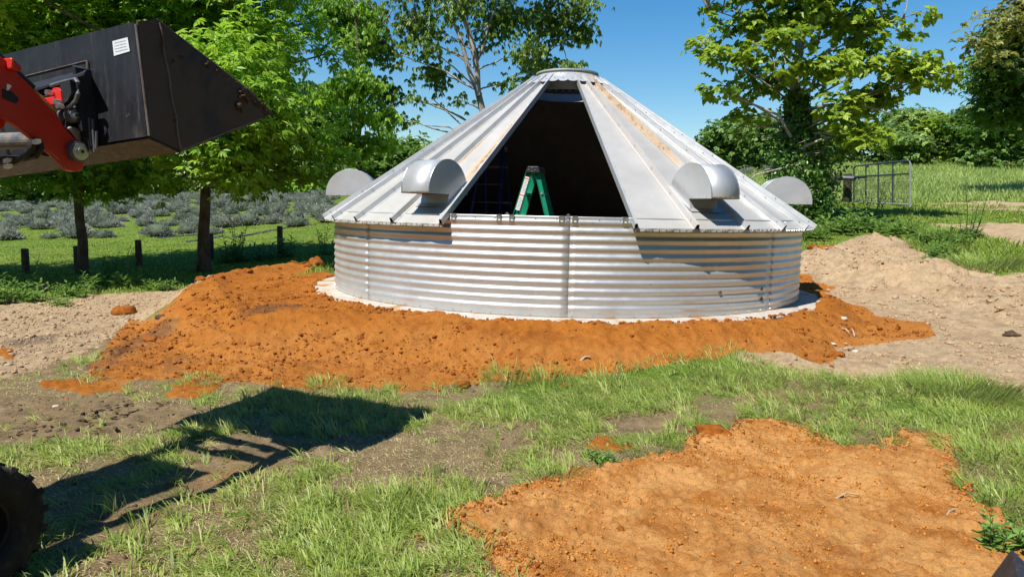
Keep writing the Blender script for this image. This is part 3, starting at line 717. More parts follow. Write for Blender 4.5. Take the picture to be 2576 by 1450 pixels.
# ------------------------------------------------------------------ ladders inside the bin
def step_ladder(name, label, base, yaw, Ht, wb, wt, spread, m, rung_n, sticker):
    t = thing(name, label, 'ladder', base); B = np.array(base)
    ax = np.array([math.cos(yaw), math.sin(yaw), 0]); ay = np.array([-math.sin(yaw), math.cos(yaw), 0])   # ax: spread direction, ay: width
    def rail(u0, u1, s, wdt, th_):
        p0 = B+ax*u0+ay*s*wb/2; p1 = B+ax*u1+ay*s*wt/2+Zv*Ht; d = unit(p1-p0); n_ = unit(np.cross(d, ay))
        return p0, p1, d, n_
    for s in (-1, 1):
        p0, p1, d, n_ = rail(-spread/2, -.035, s, .075, .03)
        L_ = np.linalg.norm(p1-p0)/2
        b = MB(); b.box((p0+p1)/2-ay*s*.014, (d, n_, ay), (L_, .037, .002)); b.box((p0+p1)/2+n_*.037, (d, n_, ay), (L_, .003, .014)); b.box((p0+p1)/2-n_*.037, (d, n_, ay), (L_, .003, .014))
        rl = b.build('front_rail', m, t)
        if sticker and s < 0:
            c0 = p1-d*.30-ay*.003; MB().box(c0-ay*.014+ay*.0, (d, n_, ay), (.21, .026, .0015)).build('warning_sticker', M['white'], rl)
            for off in (.19, -.02):
                MB().box(c0+d*off-ay*.0165, (d, n_, ay), (.008, .024, .001)).build('sticker_stripe', M['orangep'], rl)
            for off in np.arange(-.19, .17, .017):
                if abs(off+.02) > .02: MB().box(c0+d*off-ay*.0160+n_*rng.uniform(-.004, .002), (d, n_, ay), (.0022, .019, .0006)).build('sticker_text', M['tube'], rl)
        p0, p1, d, n_ = rail(spread/2, .045, s, .05, .02)
        L_ = np.linalg.norm(p1-p0)/2
        b = MB(); b.box((p0+p1)/2-ay*s*.02, (d, n_, ay), (L_, .026, .002)); b.box((p0+p1)/2+n_*.026-ay*s*.01, (d, n_, ay), (L_, .002, .012)); b.build('rear_rail', m, t)
    for i in range(rung_n):
        f = (i+1)/(rung_n+1); u = -spread/2*(1-f)-.035*f; w_ = (wb*(1-f)+wt*f)/2
        MB().box(B+ax*u+Zv*Ht*f, (ax, ay, Zv), (.035, w_, .006)).build('step', M['alu'], t)
        if i % 2 == 0:
            u = spread/2*(1-f)+.045*f; MB().box(B+ax*u+Zv*Ht*f, (ax, ay, Zv), (.012, w_, .012)).build('brace', M['alu'], t)
    c = B+Zv*(Ht+.02)
    b = MB(); P = [c-ax*.085-ay*(wt/2+.04)-Zv*.055, c+ax*.095-ay*(wt/2+.04)-Zv*.055, c+ax*.075-ay*(wt/2+.04)+Zv*.02, c-ax*.055-ay*(wt/2+.04)+Zv*.02]
    b.prism(P, ay*(wt+.08)); cp = bevel(b.build('cap', M['ladcap'], t), .006)
    for u, h in ((-.04, -.02), (.0, .0), (.035, -.025), (.0, -.04)):
        b = MB(); bolt(b, c+ax*u+Zv*h-ay*(wt/2+.041), -ay, .009, .005); b.build('rivet', M['zinc'], cp)
p = atY(1347, 421, 8.75)
step_ladder('step_ladder', 'green step ladder with black cap standing inside the roof opening', (p[0], p[1], ZP+.002), math.radians(-14), p[2]-ZP-.04, .50, .30, 1.02, M['green'], 5, True)
p = atY(1240, 372, 10.6)
step_ladder('step_ladder', 'tall blue step ladder in the dark behind the left edge of the opening', (p[0], p[1], ZP+.002), math.radians(68), p[2]-ZP-.02, .62, .34, 1.1, M['blue'], 7, False)

# ------------------------------------------------------------------ compact tractor with loader
Wv = np.array([0.91815893, -0.38606011, 0.08911665]); hh = np.array([.3876, .92183, 0]); wh = np.array([hh[1], -hh[0], 0])
HEEL = np.array([-1.7572, 3.6888, 1.9167])
HEEL = onplane(450, 378, HEEL, Wv); BW = 1.55
tr = thing('compact_tractor', 'red and black compact tractor at the left edge with its loader bucket raised', 'tractor', (-2.75, 2.45, 0))
def sp(x, y): return onplane(x, y, HEEL, Wv)
side_px = dict(P1=(342, 56), P2=(389, 48), T1=(639, 241), T2=(655, 262), T3=(686, 285), T4=(655, 298), P4=(450, 378), P5=(375, 343))
Q = {k: sp(*v) for k, v in side_px.items()}
body = MB()
def sheet(pts, th_, nrm_, mb=body):
    """wide plate through points of the side profile, spanning the bucket"""
    A = [p for p in pts]; mb.prism([A[0], A[1], A[1]+nrm_*th_, A[0]+nrm_*th_], -Wv*BW)
def perp(a, b): d = unit(b-a); return unit(np.cross(d, Wv))
for a_, b_ in (('P1', 'P5'), ('P5', 'P4'), ('P4', 'T4'), ('P1', 'P2')):
    sheet((Q[a_], Q[b_]), .012, perp(Q[a_], Q[b_]))
bk = body.build('bucket', M['black'], tr)
edge = MB(); d = unit(Q['T3']-Q['P4']); n_ = perp(Q['P4'], Q['T4'])
edge.prism([Q['T4']-d*.10-n_*.012, Q['T3'], Q['T3']+n_*-.010, Q['T4']-d*.10-n_*.026], -Wv*BW); edge.build('cutting_edge', M['worn'], bk)
for s in (0, 1):
    off = -Wv*(BW*s)+Wv*(.012 if s == 0 else 0)
    b = MB(); b.prism([Q[k]+off for k in ('P1', 'P2', 'T1', 'T2', 'T3', 'T4', 'P4', 'P5')], -Wv*.012)
    sd_ = b.build('side_plate', M['blackin'], bk)
    if s == 0:
        # weld bead down the side plate, the rolled edge at the back and the reinforcing strip below
        a0, a1 = sp(396, 58), sp(449, 374); t_ = np.linspace(0, 1, 18)
        P_ = a0+(a1-a0)*t_[:, None]+Wv*.014+hh*(.004*np.sin(t_*19))[:, None]
        MB().tube(P_, .004+.003*np.abs(np.sin(t_*23)), 6).build('weld_bead', M['worn'], sd_)
        MB().tube([sp(341, 62)+Wv*.006-hh*.004, sp(358, 200)+Wv*.006-hh*.004, sp(375, 342)+Wv*.006-hh*.004], .007, 8).build('corner_edge', M['worn'], sd_)
        MB().tube([sp(392, 50)+Wv*.006, sp(520, 148)+Wv*.006, sp(639, 241)+Wv*.006], .006, 8).build('top_edge', M['worn'], sd_)
        MB().tube([sp(450, 378)+Wv*.004, sp(655, 298)+Wv*.004], .006, 8).build('bottom_edge', M['worn'], sd_)
for (x0, y0, x1, y1, w0, w1) in [(431, 245, 449, 372, 3, 9), (424, 185, 432, 250, 2, 5)]:
    MB().prism([sp(x0-w0, y0)+Wv*.001, sp(x0+w0, y0-2)+Wv*.001, sp(x1+w1, y1-5)+Wv*.001, sp(x1-w1*.6, y1-2)+Wv*.001], Wv*.003).build('scraped_strip', simple('caked_soil', (.085, .065, .05), .9, 0, .4, 14, .5, .1), bk)
MB().prism([sp(x, y)+Wv*.001 for x, y in [(530, 160), (572, 188), (600, 211), (639, 242), (655, 262), (680, 284), (655, 294), (628, 300), (612, 290), (622, 268), (600, 250), (575, 232), (588, 215), (556, 196)]], Wv*.008).build('caked_soil', simple('caked_brown_soil', (.10, .068, .05), .95, 0, .4, 18, .8, .1), bk)
# back-plane helper: pixel -> point on a plane d metres behind the back sheet
bn = -perp(Q['P1'], Q['P5']); bn = bn if bn@hh < 0 else -bn
def bp(x, y, d=.0): return onplane(x, y, Q['P5']+bn*d, bn)
bu = unit(Q['P1']-Q['P5'])
# decal
MB().prism([bp(283, 104, .014), bp(321, 94, .014), bp(327, 129, .014), bp(287, 141, .014)], bn*.001).build('decal', M['decal'], bk)
dp = MB()
for i in range(5):
    for j in range(4):
        f, g_ = .15+.16*i+rng.uniform(-.02, .02), .15+.2*j; x_ = 283+38*f+5*g_; y_ = 104-10*f+36*g_+f
        c_ = bp(x_, y_, .0155); dp.box(c_, (Wv, bu, bn), (.008, .0018, .0004))
dp.build('decal_print', simple('faded_print', (.42, .44, .47), .6, 0, .1, 20, .02), bk, kind='stuff')
# raised mounting plate with the sloping ledge
up_ = [(20, 205), (46, 197), (220, 153), (221, 178), (67, 224), (10, 241)]
MB().prism([bp(x, y, .013) for x, y in [(0, 210), (219, 153), (226, 176), (0, 236)]], -bn*.012).build('mounting_plate', M['black'], bk)
lg = MB(); e0, e1, e2, e3 = bp(0, 236, .014), bp(222, 178, .014), bp(212, 189, .11), bp(0, 258, .11)
lg.prism([e0, e1, e2, e3], bu*.012); lg.build('mounting_ledge', M['black'], bk)
MB().prism([bp(221, 170, .012), bp(229, 176, .012), bp(247, 333, .012), bp(237, 333, .012)], bn*.085).build('mounting_cheek', M['black'], bk)
MB().tube([bp(219, 153, .02), bp(221, 176, .02)], .006, 6).build('weld_bead', M['worn'], bk)
MB().tube([bp(0, 210, .016), bp(60, 193, .016), bp(219, 153, .016)], .0035, 6).build('weld_bead', M['worn'], bk)
# quick coupler: dark plate, curved hook, lever, pins
MB().prism([bp(x, y, .05) for x, y in [(95, 228), (205, 196), (213, 210), (235, 375), (150, 392), (120, 330)]], bn*.02).build('coupler_plate', M['hose'], tr)
hk = MB()
t_ = np.linspace(0, 1, 12)
hook = [(128, 216), (150, 207), (168, 208), (172, 236), (165, 262), (153, 270)]
hp = np.array([bp(x, y, .13) for x, y in [(129, 216), (140, 212), (165, 205), (190, 199), (196, 207), (197, 235), (190, 255), (176, 267), (158, 272), (150, 285), (148, 320), (147, 340)]])
hk.tube(hp, .011, 8); hk.build('coupler_hook', M['tube'], tr)
MB().prism([bp(x, y, .12) for x, y in [(166, 210), (190, 203), (194, 236), (184, 256), (166, 268), (164, 240)]], bn*.03).build('coupler_hook', M['ladcap'], tr)
bevel(MB().prism([bp(x, y, .14) for x, y in [(137, 229), (141, 222), (152, 221), (160, 228), (164, 262), (159, 270), (150, 266), (146, 248), (138, 238)]], bn*.016).build('latch_lever', M['redb'], tr), .004)
bevel(MB().prism([bp(x, y, .125) for x, y in [(109, 252), (118, 247), (144, 243), (147, 263), (132, 265), (116, 258)]], bn*.016).build('latch_lever', M['redb'], tr), .004)
for x, y in ((131, 234), (151, 257), (158, 268)):
    c_ = bp(x, y, .16); MB().cyl(c_, c_+bn*.03, .013, 8).build('latch_bolt', M['zinc'], tr)
MB().tube([bp(98, 248, .12), bp(116, 243, .13), bp(133, 238, .13)], .006, 6).build('latch_rod', M['hose'], tr)
def ringpin(c, r, nm='pivot_pin', ax=-hh*.0+np.array(wh)):
    root = MB().cyl(c, c+ax*.03, r, 24).build(nm, M['tube'], tr); 
    MB().cyl(c+ax*.028, c+ax*.040, r*.82, 24).build('washer', M['zinc'], root)
    MB().cyl(c+ax*.038, c+ax*.052, r*.42, 16).build('pin_head', M['zinc'], root)
    MB().cyl(c+ax*.050, c+ax*.054, r*.17, 12).build('pin_hole', M['hose'], root)
ARMO = Q['P5']-Wv*.45
def ap(x, y, d=0.): return onplane(x, y, ARMO+wh*d, wh)
# pivot housing on the coupler (upper pin)
lobe = [ap(x, y, -.02) for x, y in [(150, 300), (156, 282), (168, 270), (188, 268), (197, 280), (196, 300), (182, 312), (176, 330), (174, 372), (150, 380), (148, 340)]]
MB().prism(lobe, wh*.05).build('coupler_plate', M['hose'], tr)
ringpin(ap(177, 291, .03), .036)
c_ = ap(190, 272, .03); MB().cyl(c_, c_+wh*.03, .012, 6).build('pin_bolt', M['zinc'], tr)
# stone-coloured cover beside the arm
bevel(MB().prism([ap(x, y, .0) for x, y in [(157, 322), (163, 318), (200, 326), (216, 344), (219, 368), (198, 371), (180, 352)]], wh*.045).build('pin_guard', simple('dusty_cast', (.30, .25, .215), .6, .1, .3, 12, .2), tr), .008)
for x0, y0, x1, y1 in [(223, 296, 229, 385), (232, 300, 238, 382), (243, 330, 242, 375)]:
    MB().tube([bp(x0, y0, .06), bp(x1, y1, .06)], .006, 6).build('stiffener', M['tube'], tr)

# loader arms in the vertical plane of the machine's heading
def al(u, z, off): return HEEL+hh*u+Zv*(z-HEEL[2])+wh*off
A0 = (ARMO-HEEL)@wh
arm_px = [(0, 155), (24, 173), (20, 180), (67, 226), (109, 273), (138, 306), (142, 318), (164, 342), (195, 369), (202, 384), (201, 398), (194, 412), (191, 427), (173, 432), (155, 428), (133, 400), (73, 351), (38, 324), (0, 304)]
front = [ap(*q_) for q_ in arm_px]
loc2 = [((p-HEEL)@hh, p[2]) for p in front]
# continue behind the frame: the arm rises to its knee and falls back to the post beside the bonnet
prof = loc2[:]
prof += [(-.78, 2.10), (-.98, 2.10), (-1.45, 1.72), (-1.95, 1.26), (-2.08, 1.22), (-2.13, 1.33), (-2.05, 1.44), (-1.50, 1.93), (-1.05, 2.36), (-.85, 2.40)]
for k_, off in enumerate((A0, A0-.72)):
    P_ = [al(u, z_, off) for u, z_ in prof]
    arm = bevel(MB().prism(P_, wh*.055).build('loader_arm', M['red'], tr), .006)
    # recessed slot seen as a dark opening, edge rib, reflector
    sl_ = [ap(x, y) for x, y in [(-14, 224), (10, 232), (28, 250), (22, 262), (4, 256), (-14, 248)]]
    if k_ == 0:
        MB().prism([p+wh*.054 for p in sl_], wh*.004).build('arm_slot', M['hose'], arm)
        MB().tube([ap(x, y, .056) for x, y in [(0, 292), (36, 312), (75, 342), (112, 374), (140, 400), (160, 420)]], .005, 6).build('edge_rib', M['red'], arm)
        MB().prism([p+wh*.056 for p in [ap(x, y) for x, y in [(-2, 212), (6, 215), (9, 219), (2, 228), (-4, 230)]]], wh*.002).build('reflector', M['white'], arm)
        bevel(MB().prism([ap(x, y, .0) for x, y in [(-2, 146), (10, 156), (24, 170), (26, 180), (16, 184), (-4, 176)]], wh*.09).build('arm_flange', M['red'], arm), .01)
    pc = al((ap(173, 382)-HEEL)@hh, ap(173, 382)[2], off)+wh*.052
    ringpin(pc, .052)
    # curl cylinder above the arm: barrel, rod, eye
    e1 = al(-.18, 2.13, off+.025); e0 = al(-.98, 2.52, off+.025)
    if k_ == 0: e1 = ap(150, 291, -.015); e0 = e1+(ap(60, 208, -.015)-e1)*2.4
    dd = e1-e0
    MB().cyl(e0, e0+dd*.66, .028, 14).build('curl_cylinder', M['hose'], tr); MB().cyl(e0+dd*.64, e1, .013, 12).build('cylinder_rod', M['gold'], tr)
    MB().cyl(e1-wh*.03, e1+wh*.03, .028, 14).build('cylinder_eye', M['tube'], tr)
    # lift cylinder and post
    MB().cyl(al(-1.45, .75, off+.02), al(-1.32, 1.45, off+.02), .036, 14).build('lift_cylinder', M['hose'], tr)
    MB().cyl(al(-1.34, 1.4, off+.02), al(-1.26, 1.88, off+.02), .018, 12).build('cylinder_rod', M['zinc'], tr)
    b = MB(); b.prism([al(-2.16, .45, off-.02), al(-1.98, .45, off-.02), al(-1.98, 1.42, off-.02), al(-2.16, 1.42, off-.02)], -wh*.07); b.build('loader_post', M['red'], tr)
# cross tube between the arms
tb0 = ap(-40, 372, -.02); tb0 = al((tb0-HEEL)@hh, tb0[2], A0+.0)
cx0 = onplane(98, 352, Q['P5']-hh*.20, hh); cx1 = onplane(0, 367, Q['P5']-hh*.20, hh)
dv = unit(cx0-cx1); MB().cyl(cx0+wh*.04, cx0-wh*1.0, .042, 20).build('cross_tube', M['tube'], tr)
MB().cyl(cx0-wh*.02-Zv*.03, cx0+wh*.05-Zv*.03, .052, 20).build('cross_tube', M['ladcap'], tr)
hz = [onplane(x, y, Q['P5']-hh*.3, hh) for x, y in [(98, 352), (104, 372), (92, 392), (60, 400), (20, 397), (-20, 404), (-60, 395)]]
MB().tube(hz, .014, 8).build('hose', M['hose'], tr)
hz = [onplane(x, y, Q['P5']-hh*.32, hh) for x, y in [(90, 350), (86, 372), (70, 388), (36, 408), (0, 410), (-50, 416)]]
MB().tube(hz, .013, 8).build('hose', M['hose'], tr)
for x, y in ((92, 356), (19, 404), (20, 418)):
    c_ = onplane(x, y, Q['P5']-hh*.34, hh); MB().box(c_, (unit(wh+Zv*.2), Zv, hh), (.016, .009, .012)).build('hose_tag', M['white'], tr)
# cross beam low between the arms, as its shadow on the grass shows
MB().cyl(al(-.62, 1.98, A0), al(-.62, 1.98, A0-.72), .04, 16).build('cross_tube', M['red'], tr)
# bonnet, grille, chassis, dashboard and seat are outside the frame; an added sunshade casts the block of shade
ax_mid = -BW/2
def hb(u0, u1, w_, z0, z1, nm, mt, bev=.03):
    c_ = al((u0+u1)/2, (z0+z1)/2, ax_mid); return bevel(MB().box(c_, (hh, wh, Zv), ((u1-u0)/2, w_/2, (z1-z0)/2)).build(nm, mt, tr), bev, 3)
hb(-2.35, -1.16, .46, .62, 1.02, 'bonnet', M['red'], .06)
hb(-1.17, -1.13, .36, .66, .96, 'grille', M['ladcap'], .01)
hb(-2.6, -1.05, .30, .38, .62, 'chassis', M['hose'], .01)
hb(-2.5, -2.1, .62, .62, 1.25, 'dashboard', M['ladcap'], .03)
hb(-3.2, -2.75, .50, .78, .90, 'seat', M['ladcap'], .03); hb(-3.28, -3.18, .46, .88, 1.28, 'seat', M['ladcap'], .03)
hb(-1.05, -.98, 1.0, .24, .34, 'front_axle', M['hose'], .01)
cc_ = al(-1.60, 2.05, -.91); bevel(MB().box(cc_, (hh, wh, Zv), (.66, .33, .025)).build('added_canopy', M['red'], tr), .02, 2)  # sunshade added out of view, sized to cast the block of shade
for u_ in (-1.9, -2.2):
    for o_ in (-.66, -1.16): MB().cyl(al(u_, .7, o_), al(u_, 2.04, o_), .02, 8).build('added_canopy_post', M['ladcap'], tr)
# wheels
def wheel(c, r, w_, nm='front_wheel', lugs=20):
    b = MB(); a = np.linspace(0, 2*PI, 49)[:-1]
    sec = [(r*.50, -w_*.30), (r*.56, -w_*.46), (r*.72, -w_*.50), (r*.88, -w_*.49), (r*.935, -w_*.44), (r*.955, -w_*.22), (r*.96, 0), (r*.955, w_*.22), (r*.935, w_*.44), (r*.88, w_*.49), (r*.72, w_*.50), (r*.56, w_*.46), (r*.50, w_*.30)]
    G = np.stack([np.array([c+hh*q_*math.cos(x)+Zv*q_*math.sin(x)+wh*t_ for x in a]) for q_, t_ in sec]); b.grid(G, True)
    ty = b.build('tyre', M['rubber'], tr, smooth=True)
    lb = MB()
    for i in range(lugs):
        for s in (-1, 1):
            x = 2*PI*(i+(.5 if s > 0 else 0))/lugs
            def pt_(xx, tt, rr_): return c+hh*rr_*math.cos(xx)+Zv*rr_*math.sin(xx)+wh*tt
            P_ = []
            for rr_ in (r*.945, r):
                P_ += [pt_(x-.055, 0., rr_), pt_(x+.055, 0., rr_), pt_(x+.055+.20, s*w_*.47, rr_*.985), pt_(x-.05+.20, s*w_*.50, rr_*.98)]
            P_ += [pt_(x+.25, s*w_*.505, r*.86), pt_(x+.16, s*w_*.505, r*.86)]
            lb.add(P_, [(3, 2, 1, 0), (4, 5, 6, 7), (0, 1, 5, 4), (1, 2, 6, 5), (3, 0, 4, 7), (2, 3, 9, 8), (7, 6, 8, 9), (2, 8, 6), (3, 7, 9)])
    lb.build('tread_lugs', M['rubber'], ty)
    rm = MB(); rs = [(r*.50, w_*.30), (r*.46, w_*.30), (r*.42, w_*.1), (r*.18, w_*.08), (r*.15, w_*.16), (0.001, w_*.16)]
    rm.grid(np.stack([np.array([c+hh*q_*math.cos(x)+Zv*q_*math.sin(x)+wh*t_ for x in a]) for q_, t_ in rs]), True); rm.build('rim', M['hose'], tr)
wc = gz(-92, 1334, .27)
wheel(wc, .285, .22); wheel(wc-wh*1.30, .292, .22)
rc_ = al(-2.75, .45, ax_mid+.62); wheel(rc_, .45, .30, lugs=22); wheel(rc_-wh*1.24, .45, .30, lugs=22)

# black folded metal at the lower right corner
p0, p1, p2 = gz(2478, 1470, .05), gz(2545, 1380, .24), gz(2660, 1500, .16)
pb_ = gz(2600, 1640, .05)
c_ = MB(); c_.add([p0, p1, p2, pb_, p0-Zv*.06, pb_-Zv*.08, p2+np.array([.1, -.05, -.2]), p1+np.array([.12, .05, -.10])], [(0, 3, 1), (1, 3, 2), (0, 4, 5, 3), (3, 5, 6, 2), (1, 2, 7), (2, 6, 7), (0, 1, 7, 4), (4, 7, 6, 5)])
c_.build('metal_bucket_corner', M['black'], loc=p0, label='corner of a scuffed black metal bucket poking in at the lower right', cat='metal bucket')

# ------------------------------------------------------------------ trees
def limb(P0, P1, r0, r1, n=7, sag=.0, wob=.06):
    t = np.linspace(0, 1, n)[:, None]; L = np.linalg.norm(P1-P0)
    P = P0+(P1-P0)*t; P[:, 2] += sag*L*4*(t*(1-t))[:, 0]
    w = rng.normal(0, wob*L*.25, (n, 3))*np.sin(t*PI); P = P+w
    return P, np.linspace(r0, r1, n)
def ell(px, py, rx, ry, Y, dY=0, kd=.8):
    c = atY(px, py, Y+dY); s = (Y+dY)/F; return c, np.array([rx*s, kd*(rx+ry)*.5*s, ry*s])
def crown(blobs, n_cl, per, cl_r, L, W, droop, tint_f, shell=.45, nup_=.8, hang=.0, seed=0, rows=0):
    vol = np.array([np.prod(b[1])**.72*(b[2] if len(b) > 2 else 1) for b in blobs]); vol /= vol.sum()
    pick = rng.choice(len(blobs), n_cl, p=vol)
    C = np.array([b[0] for b in blobs])[pick]; S = np.array([b[1] for b in blobs])[pick]
    d = unit(rng.normal(0, 1, (n_cl, 3))); rad = rng.uniform(0, 1, n_cl)**shell
    # lumpy outline
    lump = 1+.28*np.sin(d[:, 0]*5+pick*1.7)*np.sin(d[:, 2]*6+pick)+.12*rng.normal(0, 1, n_cl)
    P = C+d*S*(rad*lump)[:, None]
    out = unit(d*[1, 1, .8]+[0, 0, .35])
    shade = np.repeat(rng.normal(0, .13, n_cl), per)
    ns = max(1, per//6); fan = 6; ms = n_cl*ns; ci = np.repeat(np.arange(n_cl), ns)
    off = rng.normal(0, .55, (ms, 3))*[1, 1, .45]*cl_r; sp_ = P[ci]+off
    Ns = unit(rng.normal(0, .38, (ms, 3))+[0, 0, nup_]+out[ci]*.30+off/cl_r*.25)
    ds = unit(np.cross(Ns, rng.normal(0, 1, (ms, 3)))+out[ci]*.3); bs = unit(np.cross(Ns, ds))
    i = np.repeat(np.arange(ms), fan); m = len(i); fa = np.tile(np.linspace(-1.35, 1.35, fan), ms)+rng.normal(0, .12, m)
    stem = np.tile(np.abs(np.linspace(-1, 1, fan))*-.5+.5, ms)[:, None]*L*.7
    D = ds[i]*np.cos(fa)[:, None]+bs[i]*np.sin(fa)[:, None]; pos = sp_[i]+ds[i]*stem
    D = unit(D-np.array([0, 0, droop+hang])+rng.normal(0, .12, (m, 3))); Nn = Ns[i]+rng.normal(0, .15, (m, 3))
    shade = shade.reshape(n_cl, per)[:, 0][ci][i]+rng.normal(0, .08, ms)[i]
    l = L*rng.uniform(.65, 1.2, m); w = W*rng.uniform(.75, 1.2, m)
    tint = np.clip(tint_f+shade+rng.normal(0, .12, m), 0, 1)
    return leafset(pos, D, Nn, l, w, tint), P
def tree(name, label, cat, base, trunk, r0, r1, blobs, n_cl, per, cl_r, L, W, leafm, barkm, droop=.3, tint=.5, limb_r=.35, twigs=200, shell=.45, hang=0, group=None, extra=None, nup=.8):
    base = np.array(base); t = thing(name, label, cat, base, group)
    T = np.array([base-[0, 0, .15]]+list(trunk)); b = MB()
    # smooth trunk with root flare
    tt = np.linspace(0, 1, 16); cum = np.r_[0, np.cumsum(np.linalg.norm(np.diff(T, axis=0), axis=1))]; cum /= cum[-1]
    TP = np.stack([np.interp(tt, cum, T[:, k]) for k in range(3)], 1); TP[1:-1] += rng.normal(0, r0*.12, (14, 3))
    TR = r0+(r1-r0)*tt**.8; TR[0] *= 1.45; TR[1] *= 1.08
    b.tube(TP, TR, 12)
    b.build('trunk', barkm, t, smooth=True)
    lb = MB(); (V, Fc, ti), Pc = crown(blobs, n_cl, per, cl_r, L, W, droop, tint, shell, nup, hang)
    ends = []
    for bl in blobs:
        c = bl[0]; hz_ = np.hypot(*(TP[:, :2]-c[:2]).T)
        want = c[2]-.45*np.hypot(*(TP[-1, :2]*0+c[:2]-TP[len(TP)//2, :2])); j = int(np.argmin(np.abs(TP[:, 2]-want))); j = max(j, 5)
        rr0 = max(TR[j]*limb_r, .018); P_, R_2 = limb(TP[j], c, rr0, rr0*.35, 7, .04); lb.tube(P_, R_2, 7, False); ends.append((P_, rr0*.4))
    sel = rng.choice(len(Pc), min(twigs, len(Pc)), replace=False)
    allp = np.concatenate([e[0][2:] for e in ends]+[TP[8:]])
    for s_ in sel:
        p = Pc[s_]; j = int(np.argmin(np.linalg.norm(allp-p, axis=1)+rng.uniform(0, .5, len(allp))))
        P_, R_2 = limb(allp[j], p, min(.022, r0*.16), .004, 5, .03, .10); lb.tube(P_, R_2, 4, False)
    if extra:
        for P_, ra, rb in extra:
            P_ = np.array(P_); lb.tube(P_, np.linspace(ra, rb, len(P_)), 9, False)
    lb.build('limbs', barkm, t, smooth=True, kind='stuff')
    mesh('crown', V, Fc, leafm, t, attrs={'tint': ti}, kind='stuff')
    return t
def pc(x, y, Y): return atY(x, y, Y)
# A: near bright tree, trunk in the sun right of the second trunk
YA = 16.
b_ = pgf(515, 688); YA = b_[1]
A_bl = [ell(*q) for q in [(330, 452, 85, 24, YA, -.6), (420, 462, 60, 20, YA, -1.2), (700, 455, 70, 24, YA, -1), (800, 435, 50, 28, YA, -.6), (600, 440, 60, 26, YA, -2), (-150, -150, 260, 150, YA, -4.4), (700, -200, 150, 100, YA, -3), (250, 420, 110, 40, YA, 1.5), (500, 20, 230, 150, YA, 0), (650, 110, 100, 100, YA, -1.5), (790, 345, 70, 50, YA, -1.2), (690, 250, 60, 45, YA, -1.3), (640, 330, 130, 80, YA, -1.8), (480, 330, 170, 80, YA, -2.2),
    (380, 150, 200, 150, YA, 1.5), (770, 60, 60, 50, YA, 1), (840, 130, 40, 50, YA, 1), (560, 200, 180, 120, YA, -2.5), (700, 420, 130, 50, YA, -.8), (550, 410, 130, 45, YA, -2.2), (350, 400, 150, 55, YA, -.8), (860, 395, 50, 30, YA, -.5), (470, -150, 300, 170, YA, 0), (250, 60, 180, 120, YA, -1.), (630, 470, 60, 28, YA, -1.), (400, -330, 200, 130, YA, 0), (650, -90, 160, 110, YA, -1)]]
tree('shade_tree', 'bright green broadleaf tree with a grey trunk beside the dirt mound', 'tree', b_, [pc(512, 600, YA), pc(516, 500, YA), pc(530, 330, YA), pc(520, 100, YA+.3), pc(505, -150, YA+.3)], .145, .05, A_bl, 2900, 30, .40, .175, .060, M['leafA'], M['bark'], .45, .55, .5, 260, nup=.75)
# B: second trunk left
b_ = pgf(208, 692); YB = b_[1]
B_bl = [ell(*q) for q in [(20, 440, 90, 26, YB, -1), (130, 448, 70, 22, YB, -1), (180, 60, 220, 150, YB, 0), (60, 120, 150, 120, YB, -1.5), (-120, 250, 200, 150, YB, -1), (240, 400, 150, 45, YB, -1), (60, 420, 160, 45, YB, 0), (-100, -50, 220, 180, YB, 0), (150, -160, 240, 150, YB, .5), (330, 440, 90, 32, YB, -.5), (210, 470, 55, 45, YB, 0), (-250, 400, 150, 60, YB, 0), (300, 480, 55, 18, YB, 0)]]
tree('shade_tree', 'dark leaning trunk of the shade tree behind the bucket, left of the grey one', 'tree', b_, [pc(206, 600, YB), pc(200, 500, YB), pc(212, 420, YB), pc(190, 200, YB), pc(170, -100, YB)], .115, .045, B_bl, 1900, 24, .40, .175, .060, M['leafA'], M['bark'], .35, .42, .5, 160, nup=.9)
# C: a tree left of the frame whose shade lies on the field
b_ = np.array([-13.6, 12.2, float(H(np.array([-13.6]), np.array([12.2]))[0])])
C_bl = [(b_+[x, y, z], np.array([r, r, r*.7])) for x, y, z, r in [(0, 0, 6, 2.6), (2.2, -1, 4.6, 2.0), (-2, .5, 4.5, 2.2), (1, 1.8, 5, 2.2), (3.0, .3, 5.6, 1.7), (4.2, 1.0, 6.6, 1.7), (1.2, -2.2, 6, 1.9), (5.2, 2.2, 7.4, 1.7), (3.0, 2.8, 6.4, 1.6), (2.2, -1.2, 7.2, 2.)]]
tree('shade_tree', 'shade tree at the far left edge, its branches hanging over the field', 'tree', b_, [b_+[0, 0, 2], b_+[.1, 0, 5], b_+[0, 0, 8]], .2, .06, C_bl, 1900, 24, .40, .17, .058, M['leafA'], M['bark'], .3, .38, .5, 60)

